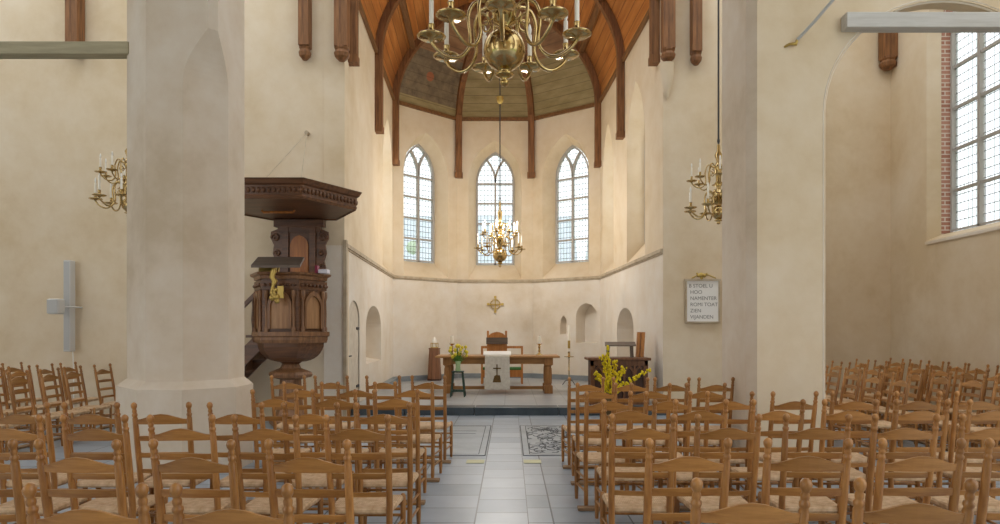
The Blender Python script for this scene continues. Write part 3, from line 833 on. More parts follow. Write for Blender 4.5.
# ================================================================== CHANDELIERS
def chandelier(name, label, c, zb, ball, R1, z1, n1, R2, z2, n2, ztop, sc, rodtop, rodr=0.012, ph=0.0, nseg=10, fine=True):
    """zb: z of ball centre, R/z: radius and height of the drip pans of both tiers"""
    o = thing(name, label, 'chandelier', (c[0], c[1], 0))
    b = ball; m = MB()
    zh1 = z1 + 0.30 * sc; zh2 = z2 + 0.26 * sc
    pr = [(.002, zb - b * 1.75), (.03 * sc, zb - b * 1.68), (.045 * sc, zb - b * 1.5), (.02 * sc, zb - b * 1.38), (.07 * sc, zb - b * 1.25), (.09 * sc, zb - b * 1.16), (.05 * sc, zb - b * 1.1), (.06 * sc, zb - b * 1.0)]
    for i in range(1, 16):
        th = -PI / 2 + PI * i / 16
        if math.cos(th) * b > .06 * sc: pr.append((math.cos(th) * b, zb + math.sin(th) * b))
    pr += [(.06 * sc, zb + b), (.05 * sc, zb + b * 1.1), (.1 * sc, zb + b * 1.25), (.11 * sc, zh1 - .04 * sc), (.13 * sc, zh1), (.11 * sc, zh1 + .04 * sc),
           (.05 * sc, zh1 + .08 * sc), (.045 * sc, (zh1 + z2) / 2), (.09 * sc, (zh1 + z2) / 2 + .06 * sc), (.05 * sc, (zh1 + z2) / 2 + .12 * sc), (.06 * sc, zh2 - .08 * sc), (.1 * sc, zh2), (.06 * sc, zh2 + .06 * sc),
           (.04 * sc, zh2 + .12 * sc), (.08 * sc, (zh2 + ztop) / 2), (.035 * sc, (zh2 + ztop) / 2 + .08 * sc), (.03 * sc, ztop - .05 * sc), (.002, ztop)]
    pr = [p for p in pr]
    m.lathe((0, 0, 0), pr, 24 if sc > .9 else 14)
    m.build('stem', 'brass', o)
    tier = 0
    for R, z, n, zh, w in ((R1, z1, n1, zh1, 1.0), (R2, z2, n2, zh2, 0.85)):
        for k in range(n):
            th = 2 * PI * k / n + ph + (PI / n if tier else 0); ca, sa = math.cos(th), math.sin(th)
            def q(r, zz): return Vector((r * ca, r * sa, zz))
            D = .15 * sc * w
            ctl = [(.10 * sc, zh - .01 * sc), (.17 * sc, zh + .055 * sc), (R * .42, zh + .03 * sc), (R * .50, zh - .10 * sc), (R * .47, z - .02 * sc), (R * .58, z - D * .95), (R * .76, z - D * 1.08), (R * .93, z - D * .62), (R, z - .03 * sc)]
            # smooth by Catmull-Rom
            pts = []
            C_ = [ctl[0]] + ctl + [ctl[-1]]
            for i in range(len(C_) - 3):
                p0, p1, p2, p3 = C_[i:i + 4]
                for t in [0, .34, .67]:
                    pts.append(tuple(.5 * ((2 * p1[j]) + (-p0[j] + p2[j]) * t + (2 * p0[j] - 5 * p1[j] + 4 * p2[j] - p3[j]) * t * t + (-p0[j] + 3 * p1[j] - 3 * p2[j] + p3[j]) * t ** 3) for j in (0, 1)))
            pts.append(ctl[-1])
            am = MB(); am.tube([q(*p) for p in pts], .0165 * sc * w, 8 if sc > .9 else 5)
            # scroll curl between hub and arm
            cur = []
            for i in range(11):
                a = i / 10 * 1.75 * PI; rr_ = .065 * sc * w * (1 - i / 16)
                cur.append(q(R * .30 + math.cos(a + 1.2) * rr_, zh - .12 * sc + math.sin(a + 1.2) * rr_))
            if fine: am.tube(cur, .011 * sc * w, 6)
            arm = am.build('arm', 'brass', o)
            d = MB(); pc = q(R, z)
            s_ = sc * w
            d.lathe(pc, [(.012 * s_, -.045 * s_), (.022 * s_, -.03 * s_), (.03 * s_, -.012 * s_), (.10 * s_, -.006 * s_), (.13 * s_, .012 * s_), (.126 * s_, .018 * s_), (.03 * s_, .004 * s_), (.026 * s_, .03 * s_), (.034 * s_, .04 * s_), (.026 * s_, .05 * s_), (.026 * s_, .11 * s_), (.032 * s_, .118 * s_), (.01 * s_, .12 * s_)], 16 if sc > .9 else 10)
            d.build('drip_pan', 'brass', arm)
            cd = MB(); cd.lathe(pc, [(.021 * s_, .115 * s_), (.021 * s_, .33 * s_), (.013 * s_, .335 * s_)], 10)
            cd.build('candle', 'wax', arm)
            bl = MB(); bl.lathe(pc, [(.010 * s_, .335 * s_), (.018 * s_, .36 * s_), (.02 * s_, .385 * s_), (.012 * s_, .42 * s_), (.002 * s_, .44 * s_)], 8)
            bl.build('bulb', 'bulb', arm)
        tier += 1
    rd = MB(); rd.tube([(0, 0, ztop - .02), (0, 0, rodtop)], rodr, 6)
    rd.lathe((0, 0, ztop), [(.01, -.02), (.03 * sc, .03 * sc), (.03 * sc, .06 * sc), (.01, .1 * sc)], 8)
    rd.build('rod', 'iron', o)
    return o
chandelier('chandelier', 'very large polished brass chandelier hanging over the aisle at the top', (PX(504.5, 6.0), 6.0), PZ(50, 6.0), .19, .65, 4.085, 9, .5, 4.78, 9, 5.45, 1.0, 9.5, 0.02, ph=math.radians(-92))
och = chandelier('chandelier', 'brass chandelier hanging in front of the middle apse window', (PX(500, 16), 16.0), PZ(255, 16), .17, .53, PZ(249, 16), 8, .42, PZ(234, 16), 8, PZ(200, 16), .8, 9.9, 0.014, ph=.2)
m = MB(); m.lathe((0, 0, PZ(100, 16)), [(.01, -.1), (.06, -.07), (.085, .0), (.075, .05), (.09, .07), (.01, .1)], 10); m.build('rod_knob', 'gold', och)
chandelier('chandelier', 'brass chandelier hanging left of the right pier, partly hidden by it', (PX(718.5, 9.8), 9.8), PZ(212.5, 9.8), .10, .43, PZ(209, 9.8), 8, .38, PZ(180, 9.8), 8, PZ(143, 9.8), .72, 9.4, 0.014, ph=.15)
chandelier('chandelier', 'brass chandelier half hidden behind the big left pier', (PX(129, 9.8), 9.8), PZ(205, 9.8), .10, .43, PZ(201, 9.8), 8, .36, PZ(176, 9.8), 8, PZ(140, 9.8), .72, 9.4, 0.012, ph=.3)

# ================================================================== PULPIT
pu = thing('pulpit', 'dark oak hexagonal pulpit with arched panels on a moulded stem', 'pulpit', (0, 0, 0))
Yf = 10.1; sl = (299 - 260.0) * Yf / F
pc = Vector((PX(279.5, Yf), Yf + .866 * sl, 0))
def hexp(c, s, k0=0): return [(c.x + s * math.cos(math.radians(60 * k)), c.y + s * math.sin(math.radians(60 * k))) for k in range(6)]
def hexs(mb, c, prof): mb.lathe((c.x, c.y, 0), prof, 6, False, 0.0)
zr = PZ(272, Yf); zbm = PZ(332, Yf)
m = MB(); hexs(m, pc, [(sl * .93, zbm), (sl * .93, zr - .06)]); m.build('body', 'pulpit_dark', pu)
m = MB(); hexs(m, pc, [(sl * .9, zr - .10), (sl * .98, zr - .10), (sl * 1.0, zr - .05), (sl * 1.08, zr - .03), (sl * 1.1, zr), (sl * .9, zr + .003)]); m.build('rim', 'pulpit', pu)
m = MB(); hexs(m, pc, [(sl * .9, zr - .26), (sl * .97, zr - .26), (sl * .99, zr - .12), (sl * .9, zr - .12)])
for k in range(6):
    a = math.radians(60 * k + 30)
    for j in range(-3, 4):
        q = Vector((pc.x + math.cos(a) * sl * .865 - math.sin(a) * j * .075, pc.y + math.sin(a) * sl * .865 + math.cos(a) * j * .075, zr - .19)); m.sphere(q, .028, 6, 4)
m.build('frieze', 'pulpit_dark', pu)
m = MB(); hexs(m, pc, [(sl * .9, zbm - .17), (sl * .97, zbm - .17), (sl * 1.0, zbm - .12), (sl * 1.0, zbm - .08), (sl * 1.05, zbm - .06), (sl * 1.05, zbm), (sl * .9, zbm + .01)]); m.build('base_moulding', 'pulpit', pu)
m = MB(); zc_ = zbm - .17
prb = [(.12, zc_ - .36), (.14, zc_ - .33), (.18, zc_ - .30)] + [(.18 + (sl * .9 - .18) * math.sin(PI / 2 * i / 8), zc_ - .3 + .3 * (1 - math.cos(PI / 2 * i / 8))) for i in range(1, 9)]
m.lathe((pc.x, pc.y, 0), prb, 6, False); m.build('bowl', 'pulpit_dark', pu)
m = MB(); zq = zc_ - .36; m.lathe((pc.x, pc.y, 0), [(.30, 0), (.34, .04), (.34, .1), (.26, .14), (.2, .3), (.17, zq - .22), (.33, zq - .18), (.35, zq - .14), (.33, zq - .1), (.17, zq - .04), (.14, zq + .02)], 6, False); m.build('stem', 'pulpit', pu)
for k in (3, 4, 5, 0):     # arched panels on the visible faces, with columns at the corners
    a = math.radians(60 * k + 30); nv = Vector((math.cos(a), math.sin(a), 0)); uv = Vector((-math.sin(a), math.cos(a), 0))
    O = pc + nv * (sl * .93 * .866 + .002)
    w = sl * .93
    zp0, zp1 = zbm + .05, zr - .27
    def pan(a_, z0, zs, zt, d0, d1): 
        pr_ = arch(0, a_, z0, zs, zt); mm = MB(); mm.extr([O + uv * x + Vector((0, 0, z)) + nv * d0 for x, z in pr_], nv * (d1 - d0)); return mm
    pan(w * .26, zp0, zp1 - .26, zp1 - .08, 0, .012).build('panel', 'pulpit_panel', pu)
    fr = arch(0, w * .33, zp0, zp1 - .24, zp1 - .0); fi = arch(0, w * .26, zp0, zp1 - .26, zp1 - .08)
    mm = MB(); A = [O + uv * x + Vector((0, 0, z)) + nv * .045 for x, z in fr]; Bq = [O + uv * x + Vector((0, 0, z)) + nv * .045 for x, z in fi]
    C = [q - nv * .045 for q in Bq]; D = [q - nv * .045 for q in A]
    mm.loft(A, Bq); mm.loft(Bq, C); mm.loft(D, A); mm.build('panel_arch', 'pulpit', pu)
for k in range(6):
    a = math.radians(60 * k)
    for off in ((-.07, .07) if True else (0,)):
        q = Vector((pc.x + math.cos(a) * sl * .93 - math.sin(a) * off * 1.0, pc.y + math.sin(a) * sl * .93 + math.cos(a) * off, 0)) - Vector((math.cos(a), math.sin(a), 0)) * abs(off) * .57 + Vector((math.cos(a), math.sin(a), 0)) * .02
        m = MB(); m.lathe(q, [(.035, zbm), (.035, zbm + .06), (.022, zbm + .09), (.026, zbm + .3), (.02, zr - .42), (.036, zr - .36), (.036, zr - .3), (.028, zr - .27)], 8); m.build('column', 'pulpit', pu)
# back board with carved wings
bx0, bx1, Yb = PX(283, 11.2), PX(316, 11.2), 11.2
zb0, zb1 = PZ(277, 11.2), PZ(221, 11.2)
m = MB(); m.box((bx0, Yb, zb0 - .5), (bx1, Yb + .08, zb1)); m.box((bx0 - .14, Yb - .05, zb1 - .1), (bx1 + .14, Yb + .08, zb1 + .02))
m.box((bx0 - .08, Yb - .03, zb1 - .2), (bx1 + .08, Yb + .08, zb1 - .1))
for x in (bx0 + .05, bx1 - .05): m.box((x - .05, Yb - .04, zb0 - .3), (x + .05, Yb, zb1 - .1))
m.build('back_board', 'pulpit_dark', pu)
pr_ = arch((bx0 + bx1) / 2, .15, zb0 - .3, zb1 - .42, zb1 - .24)
m = MB(); m.extr([Vector((x, Yb - .02, z)) for x, z in pr_], (0, .03, 0)); m.build('back_panel', 'pulpit_light', pu)
for s, bx in ((-1, bx0), (1, bx1)):
    m = MB()
    pts = [(0, 0), (.10, .03), (.16, .14), (.13, .25), (.17, .38), (.15, .52), (.21, .64), (.20, .74), (.1, .78), (0, .8)]
    m.extr([Vector((bx + s * x, Yb - .005, zb1 - .92 + z)) for x, z in pts], (0, .06, 0))
    for cx_, cz_, r_ in ((.10, .15, .06), (.09, .38, .055), (.12, .64, .075)):
        cur = [Vector((bx + s * (cx_ + math.cos(i * .7) * r_ * (1 - i / 14)), Yb - .02, zb1 - .92 + cz_ + math.sin(i * .7) * r_ * (1 - i / 14))) for i in range(11)]
        m.tube(cur, .018, 6)
    m.build('carved_wing', 'pulpit_dark', pu)
# stair going down to the left
m = MB(); m2 = MB(); n_ = 7
sx = pc.x - sl * .8; 
for i in range(n_):
    z = zbm - .05 - i * .2; x = sx - .02 - i * .2
    m.box((x - .24, pc.y + .05, z - .04), (x + .02, pc.y + .75, z)); m.box((x - .01, pc.y + .05, z - .2), (x + .01, pc.y + .75, z))
for yy in (pc.y + .02, pc.y + .75): m.bar((sx, yy, zbm - .12), (sx - n_ * .2, yy, zbm - .12 - n_ * .2), .05, .22)
m.build('staircase', 'pulpit_dark', pu)
m = MB(); m.bar((sx + .1, pc.y, zr - .12), (sx - 1.3, pc.y, zr - 1.52), .05, .06)
for i in range(4):
    x = sx - .12 - i * .38; zz_ = zr - .12 - (sx + .1 - x)
    m.lathe((x, pc.y, zz_ - .72), [(.02, 0), (.03, .1), (.02, .2), (.035, .35), (.02, .55), (.025, .72)], 8)
m.build('stair_rail', 'pulpit_dark', pu)

# canopy (sounding board) hung over the pulpit
cn = thing('sounding_board', 'wide dark hexagonal canopy with carved edge above the pulpit', 'pulpit canopy')
sb = 1.13; cc = Vector((PX(303, 9.35) - sb / 2, 9.35 + .866 * sb, 0))
zt_, zb_ = PZ(178, 9.35), PZ(198, 9.35)
m = MB(); hexs(m, cc, [(sb * .93, zb_ + .02), (sb * .955, zb_), (sb * .97, zb_ + .04), (sb * .96, zb_ + .06), (sb * .97, zb_ + .19), (sb * 1.0, zb_ + .21), (sb * 1.03, zb_ + .26), (sb * 1.04, zt_), (sb * .9, zt_ + .01)])
for k in range(6):
    a = math.radians(60 * k + 30)
    for j in range(-7, 8):
        q = Vector((cc.x + math.cos(a) * sb * .838 - math.sin(a) * j * .072, cc.y + math.sin(a) * sb * .838 + math.cos(a) * j * .072, zb_ + .125)); m.sphere(q, .032, 6, 4, (1, 1, 1.4))
m.build('cornice', 'pulpit_dark', cn)
m = MB(); hexs(m, cc, [(.02, zb_ + .035), (sb * .935, zb_ + .035), (sb * .935, zb_ + .05), (.02, zb_ + .05)]); m.build('soffit', 'pulpit', cn)
m = MB(); p = P(280, 212, 10.3); m.tube([(p.x - .28, p.y, zb_ - .0), (p.x - .25, p.y, zb_ - .03), (p.x + .2, p.y, zb_ - .03), (p.x + .23, p.y, zb_)], .02, 6); m.build('lamp_bracket', 'pulpit_light', cn)
ap = P(307, 133, 11.45)
m = MB()
for e in ((PX(262, 10.2), 10.0), (PX(301, 9.5), 9.5)): m.tube([ap, (e[0], e[1], zt_)], .0045, 5)
m.tube([ap + Vector((0, .06, 0)), ap + Vector((0, -.04, 0))], .035, 8); m.build('stay_wire', 'stone_trim', cn)

# book desk and gilt bracket on the pulpit front
p0 = P(251, 267, 9.9); p1 = P(287, 267, 9.9)
m = MB(); zz0 = PZ(268, 9.9)
m.extr([Vector((PX(251, 9.85), 9.85, zz0)), Vector((PX(251, 9.85), 9.85, zz0 + .04)), Vector((PX(258, 10.4), 10.4, zz0 + .22)), Vector((PX(258, 10.4), 10.4, zz0 + .18))], Vector((.72, 0, 0)))
bd = m.build('book_desk', 'grey_wood', pu)
m = MB(); m.bar((PX(270, 10.1), 10.05, zr), (PX(270, 10.1), 10.1, zz0 + .1), .3, .04); m.build('support', 'gold', bd)
def gp(px, py): return P(px, py, 9.95)
m = MB(); m.tube([gp(274, 266), gp(274, 271), gp(272, 277), gp(275, 281), gp(273, 286), gp(272, 292)], [.03, .045, .04, .045, .025, .03], 7); gb = m.build('gilt_bracket', 'gold', pu)
m = MB()
for (px, py, r) in ((273, 293, .05), (276, 297, .055), (272, 298, .045), (275, 290, .04), (277, 301, .04), (274, 295, .05)): m.sphere(gp(px, py), r, 8, 6)
m.build('flower_cluster', 'gold', gb)
m = MB(); q = gp(280, 292); m.box((q.x - .04, q.y, q.z - .09), (q.x + .05, q.y + .03, q.z + .09)); m.build('plate', 'gold', gb)
for i, (px, cl, lb) in enumerate(((317, '#8e2f4a', 'small dark red book standing on the pulpit rim'), (320, '#e4e0ea', 'small pale book lying on the pulpit rim'))):
    q = P(px, 271, 10.35)
    m = MB()
    if i == 0: m.box((q.x - .02, q.y - .05, zr + .003), (q.x + .02, q.y + .06, zr + .12))
    else: m.box((q.x - .01, q.y - .07, zr + .003), (q.x + .13, q.y + .08, zr + .06))
    tag(m.build('book', plain('book_cover_%d' % i, cl, .6), bevel=.004), lb, 'book')

# ================================================================== CHOIR FURNITURE
# altar table
Yt = 14.57; TZ = PZ(356, Yt)
tb = thing('altar_table', 'long light oak communion table with thick turned legs', 'table', (0, 0, 0))
xa, xb = PX(435, Yt), PX(560, Yt); td = .95
m = MB(); m.box((xa, Yt, TZ - .045), (xb, Yt + td, TZ)); m.build('table_top', 'table', tb, bevel=.012)
m = MB(); xi0, xi1 = PX(445, Yt + .1), PX(551, Yt + .1)
m.box((xi0, Yt + .12, TZ - .18), (xi1, Yt + .16, TZ - .045)); m.box((xi0, Yt + td - .16, TZ - .18), (xi1, Yt + td - .12, TZ - .045))
for x in (xi0, xi1 - .04): m.box((x, Yt + .12, TZ - .18), (x + .04, Yt + td - .12, TZ - .045))
m.build('apron', 'table', tb)
for x in (PX(447.5, Yt + .1), PX(548.5, Yt + .1)):
    for y in (Yt + .14, Yt + td - .14):
        m = MB(); m.box((x - .095, y - .095, TZ - .2), (x + .095, y + .095, TZ - .045)); m.box((x - .09, y - .09, PL), (x + .09, y + .09, PL + .17))
        m.lathe((x, y, 0), [(.085, PL + .17), (.068, PL + .2), (.08, PL + .23), (.082, PL + .4), (.078, TZ - .28), (.066, TZ - .24), (.085, TZ - .2)], 8, False, PI / 8)
        m.build('leg', 'tableZ', tb)
xm0, xm1 = PX(447.5, Yt + .1), PX(548.5, Yt + .1)
m = MB(); m.box((xm0, Yt + td / 2 - .03, PL + .06), (xm1, Yt + td / 2 + .03, PL + .13))
for x in (xm0, xm1): m.box((x - .03, Yt + .14, PL + .06), (x + .03, Yt + td - .14, PL + .13))
m.build('stretcher', 'table', tb)
# runner
x0, x1 = PX(485, Yt), PX(509.5, Yt)
rn = thing('table_runner', 'cream linen runner hanging down the front of the communion table', 'cloth')
m = MB(); path = [(Yt + td - .02, TZ + .004), (Yt + .0, TZ + .004), (Yt - .012, TZ - .01), (Yt - .014, PZ(389, Yt))]
N_ = 6; V = []
for k, (y, z) in enumerate(path):
    for i in range(N_ + 1):
        wv = .006 * math.sin(i * 1.9 + 1) * (k == 3); V.append((x0 + (x1 - x0) * i / N_ + (k == 3) * (.02 * (i / N_ - .5)), y - abs(wv), z - (.01 * (i % 2)) * (k == 3)))
m.add(V, [(k * (N_ + 1) + i, k * (N_ + 1) + i + 1, (k + 1) * (N_ + 1) + i + 1, (k + 1) * (N_ + 1) + i) for k in range(3) for i in range(N_)])
o = m.build('cloth', 'cloth', rn); sm = o.modifiers.new('t', 'SOLIDIFY'); sm.thickness = .004; sm.offset = 1
def fp(px, py): q = P(px, py, Yt); q.y = Yt - .026; return q
m = MB(); a = fp(497, 364.3); b = fp(497, 375.5); m.box((a.x - .012, a.y - .004, b.z), (a.x + .012, a.y + .002, a.z)); c = fp(497, 368.3); m.box((c.x - .085, c.y - .004, c.z - .012), (c.x + .085, c.y + .002, c.z + .012))
m.extr([fp(492.6, 382.3), fp(494.3, 376), fp(496, 375), fp(500, 375.2), fp(501.2, 382.3)], (0, .004, 0)); m.build('embroidered_cross', 'emblem', rn)
# book stand on the table
bs = thing('book_rest', 'low white cloth covered book rest on the communion table', 'book rest')
m = MB(); a, b = PX(483.5, Yt + .3), PX(511, Yt + .3); ztt = PZ(351.3, Yt + .3)
m.extr([Vector((a, Yt + .12, TZ + .008)), Vector((a, Yt + .12, TZ + .03)), Vector((a, Yt + .46, ztt)), Vector((a, Yt + .5, ztt)), Vector((a, Yt + .5, TZ + .008))], (b - a, 0, 0)); m.build('rest', 'white', bs, bevel=.006)

def candlestick(px, py_top, pw, Y, zbase, label, hc, name='candlestick', stand=None):
    x = PX(px, Y); o = thing(name, label, 'candlestick', (x, Y, zbase))
    zt = PZ(py_top, Y) - zbase; hs = zt - hc
    m = MB(); m.lathe((0, 0, 0), [(.085, 0), (.085, .015), (.05, .03), (.025, .05), (.02, hs * .3), (.035, hs * .38), (.02, hs * .46), (.022, hs * .65), (.034, hs * .72), (.02, hs * .8), (.03, hs * .9), (.065, hs * .96), (.065, hs), (.01, hs)], 14)
    m.build('stick', 'brass', o)
    m = MB(); m.lathe((0, 0, 0), [(.04, hs), (.04, zt - .01), (.034, zt), (.01, zt - .005)], 12); m.build('candle', 'wax', o)
    m = MB(); m.tube([(0, 0, zt - .006), (0.002, 0, zt + .02)], .003, 5); m.build('wick', 'dark', o)
    return o
candlestick(452, 336, 3, Yt + .45, TZ, 'brass candlestick with white candle at the left of the communion table', .17)
candlestick(539.3, 336, 3, Yt + .45, TZ, 'brass candlestick with white candle at the right of the communion table', .17)
# tall floor candle
Yp = 16.9; x = PX(569, Yp)
o = thing('floor_candlestick', 'very tall slim floor candlestick with a long white candle', 'candlestick', (x, Yp, PL))
zd = PZ(357, Yp) - PL; zc0 = PZ(352, Yp) - PL; ztp = PZ(325, Yp) - PL
m = MB(); m.lathe((0, 0, 0), [(.016, .1), (.016, zd * .5), (.024, zd * .52), (.016, zd * .54), (.016, zd - .03), (.03, zd - .01), (.12, zd), (.125, zd + .015), (.03, zd + .012), (.028, zc0), (.035, zc0 + .01), (.02, zc0 + .02)], 12)
m.build('stand', 'brass', o)
for k in range(3):
    a = k * 2.094 + .5; MB().tube([(0, 0, .12), (.1 * math.cos(a), .1 * math.sin(a), .11), (.18 * math.cos(a), .18 * math.sin(a), .005)], .01, 6).build('leg', 'iron', o)
m = MB(); m.lathe((0, 0, 0), [(.032, zc0 + .012), (.03, ztp), (.01, ztp + .002)], 12); m.build('candle', 'wax', o)
m = MB(); zk = zc0 + .28 * (ztp - zc0); m.lathe((0, 0, 0), [(.0325, zk - .1), (.0335, zk - .09), (.0335, zk + .09), (.0315, zk + .1)], 12); m.build('painted_band', 'gold', o)

# pedestal with lamp
Yk = 18.5; x = PX(434.5, Yk); zt2 = PZ(348, Yk) - PL
o = thing('pedestal', 'tapering six-sided brown wooden pedestal near the left apse wall', 'pedestal', (x, Yk, PL))
MB().lathe((0, 0, 0), [(.2, 0), (.2, .05)], 6, False, .3).build('plinth', 'cabinet_dark', o)
MB().lathe((0, 0, 0), [(.195, .05), (.15, zt2 - .03)], 6, False, .3).build('shaft', 'pedestal', o)
MB().lathe((0, 0, 0), [(.165, zt2 - .03), (.165, zt2)], 6, False, .3).build('top', 'pedestal', o)
l = thing('candle_lamp', 'small gilt framed candle lamp with a white flame-shaped bulb on the pedestal', 'lamp', (x, Yk, PL + zt2 + .002))
m = MB()
for k in range(6):
    a = k * PI / 3; m.tube([(.1 * math.cos(a), .1 * math.sin(a), 0), (.1 * math.cos(a), .1 * math.sin(a), .13)], .008, 5)
m.lathe((0, 0, 0), [(.11, 0), (.11, .02), (.06, .02)], 12); m.tube([(.105 * math.cos(k * PI / 6), .105 * math.sin(k * PI / 6), .13) for k in range(12)], .01, 5, True); m.build('frame', 'gold', l)
MB().lathe((0, 0, 0), [(.055, .02), (.06, .1), (.075, .17), (.05, .24), (.015, .30), (.004, .31)], 12).build('flame_bulb', 'bulb', l)

# minister's chair
Yc = 16.6
o = thing('minister_chair', 'high-backed orange oak chair with crested back behind the table', 'chair', (PX(497, Yc), Yc, PL))
w = (507.3 - 486.7) * Yc / F; ztc = PZ(332, Yc) - PL
for s in (-1, 1):
    m = MB(); m.box((s * (w / 2 - .03) - .025, -.02, 0), (s * (w / 2 - .03) + .025, .03, ztc)); m.lathe((s * (w / 2 - .03), .005, ztc), [(.025, 0), (.03, .015), (.01, .035)], 8); m.build('leg', 'orange_wood', o)
    m = MB(); m.box((s * (w / 2 - .03) - .025, .42, 0), (s * (w / 2 - .03) + .025, .47, .62)); m.build('leg', 'orange_wood', o)
    m = MB(); m.box((s * (w / 2 - .03) - .03, -.02, .62), (s * (w / 2 - .03) + .03, .5, .66)); m.build('armrest', 'orange_wood', o)
m = MB(); hz = .42
pts = [(-w / 2 + .04, .45), (w / 2 - .04, .45), (w / 2 - .04, ztc - .1), (w * .3, ztc - .04), (w * .15, ztc - .01), (0, ztc + .005), (-w * .15, ztc - .01), (-w * .3, ztc - .04), (-w / 2 + .04, ztc - .1)]
m.extr([Vector((x_, 0, z_)) for x_, z_ in pts], (0, .025, 0)); m.build('backrest', 'orange_wood', o)
m = MB(); zb3 = PZ(344, Yc) - PL; m.box((-w / 2 - .01, -.05, zb3), (w / 2 + .01, -.02, PZ(337.5, Yc) - PL)); m.build('brown_back_panel', 'grey_wood', o)
m = MB(); m.box((-w / 2 + .02, 0, .42), (w / 2 - .02, .47, .46)); m.build('seat', 'orange_wood', o)
# bench
Yn = 17.3
o = thing('bench', 'low orange oak bench with open rail back and green cushion behind the table', 'bench', (PX(502, Yn), Yn, PL))
w = (523 - 481) * Yn / F; zr_ = PZ(346, Yn) - PL
m = MB(); m.box((-w / 2, -.02, zr_ - .06), (w / 2, .02, zr_)); m.build('back_rail', 'orange_wood', o)
for s in (-1, 1):
    MB().box((s * (w / 2 - .025) - .025, -.025, 0), (s * (w / 2 - .025) + .025, .025, zr_)).build('leg', 'orange_wood', o)
    MB().box((s * (w / 2 - .025) - .025, .4, 0), (s * (w / 2 - .025) + .025, .45, .4)).build('leg', 'orange_wood', o)
zs_ = PZ(370, Yn) - PL
MB().box((-w / 2, -.02, PZ(377, Yn) - PL), (w / 2, .45, zs_)).build('seat_box', 'orange_wood', o)
MB().box((-w / 2 + .02, -.0, zs_), (w / 2 - .02, .43, zs_ + .06)).build('cushion', 'cushion_green', o, bevel=.015)

# stool with flowers
Ys = 13.98; x = PX(458, Ys); zst = PZ(371, Ys) - PL
o = thing('stool', 'dark green painted stool in front of the communion table', 'stool', (x, Ys, PL))
MB().box((-.125, -.125, zst - .03), (.125, .125, zst)).build('seat', 'green_paint', o, bevel=.01)
for sx_ in (-1, 1):
    for sy in (-1, 1): MB().bar((sx_ * .145, sy * .145, 0), (sx_ * .095, sy * .095, zst - .03), .03, .03).build('leg', 'green_paint', o)
m = MB()
for s in (-1, 1): m.bar((-.13, s * .13, .12), (.13, s * .13, .12), .02, .03); m.bar((s * .13, -.13, .12), (s * .13, .13, .12), .02, .03)
m.build('stretcher', 'green_paint', o)
o = thing('tulip_vase', 'pale green vase of yellow tulips on the green stool', 'flowers', (x, Ys, PL + zst + .001))
MB().lathe((0, 0, 0), [(.05, 0), (.055, .02), (.045, .1), (.06, .2), (.055, .21), (.04, .1)], 12).build('vase', 'vase', o)
rnd = random.Random(3)
for i in range(22):
    a = rnd.uniform(0, 2 * PI); r = rnd.uniform(.02, .21); h = rnd.uniform(.3, .54) - r * .4
    e = Vector((r * math.cos(a), r * math.sin(a) * .7, h)); st_ = MB().tube([(0, 0, .1), e * .55 + Vector((0, 0, .06)), e], .005, 5).build('stem', 'leaf', o)
    MB().lathe(e, [(.01, 0), (.03, .015), (.034, .04), (.022, .065), (.007, .072)], 7).build('blossom', 'petal', o)
for i in range(30):
    a = rnd.uniform(0, 2 * PI); r = rnd.uniform(.06, .2); h = rnd.uniform(.2, .4)
    e = Vector((r * math.cos(a), r * math.sin(a) * .7, h)); b_ = Vector((0, 0, .14)); md = (b_ + e) / 2 + Vector((0, 0, .06)); sd = Vector((-math.sin(a), math.cos(a), 0)) * .018
    MB().add([b_, md - sd, e, md + sd], [(0, 1, 2, 3)]).build('leaf', 'leaf', o).modifiers.new('t', 'SOLIDIFY').thickness = .003

# gilt cross on the apse wall
q = P(495.3, 304.3, 19.6); r_ = 4.7 * 19.6 / F
o = thing('wall_cross', 'gilded ringed cross on the apse wall above the chair', 'cross', q)
m = MB(); L = 7.2 * 19.6 / F
for d in ((1, 0), (0, 1)):
    m.box((-L * d[0] - .015 * d[1], -.02, -L * d[1] - .015 * d[0]), (L * d[0] + .015 * d[1], .01, L * d[1] + .015 * d[0]))
    for s in (-1, 1): c = Vector((s * L * d[0], -.005, s * L * d[1])); m.box(c - Vector((.035, .018, .035)), c + Vector((.035, .018, .035)))
m.build('cross', 'gold', o)
MB().tube([(r_ * math.cos(k * PI / 16), -.005, r_ * math.sin(k * PI / 16)) for k in range(32)], .013, 6, True).build('ring', 'gold', o)

# carved cabinet on the right
Yc = 12.42; xa, xb = PX(590.5, Yc), PX(648, Yc); zt3 = PZ(357.8, Yc) - PL
o = thing('carved_cabinet', 'dark walnut carved chest with a row of pointed arches on the right', 'cabinet', ((xa + xb) / 2, Yc, PL))
w = xb - xa
MB().box((-w / 2 - .05, -.05, zt3 - .05), (w / 2 + .05, .6, zt3)).build('top', 'cabinet', o, bevel=.012)
MB().box((-w / 2 - .02, -.03, 0), (w / 2 + .02, .58, .12)).build('plinth', 'cabinet', o)
MB().box((-w / 2 + .02, .03, .12), (w / 2 - .02, .55, zt3 - .05)).build('body', 'cabinet_dark', o)
npan = 5; pw = (w - .12) / npan
m = MB()
for s in (-1, 1): m.box((s * (w / 2 - .03) - .03, -.01, .12), (s * (w / 2 - .03) + .03, .03, zt3 - .05))
m.box((-w / 2, -.01, zt3 - .15), (w / 2, .03, zt3 - .05))
for k in range(npan + 1):
    x = -w / 2 + .06 + k * pw; m.box((x - .018, -.005, .12), (x + .018, .03, zt3 - .15))
m.build('frame', 'cabinet', o)
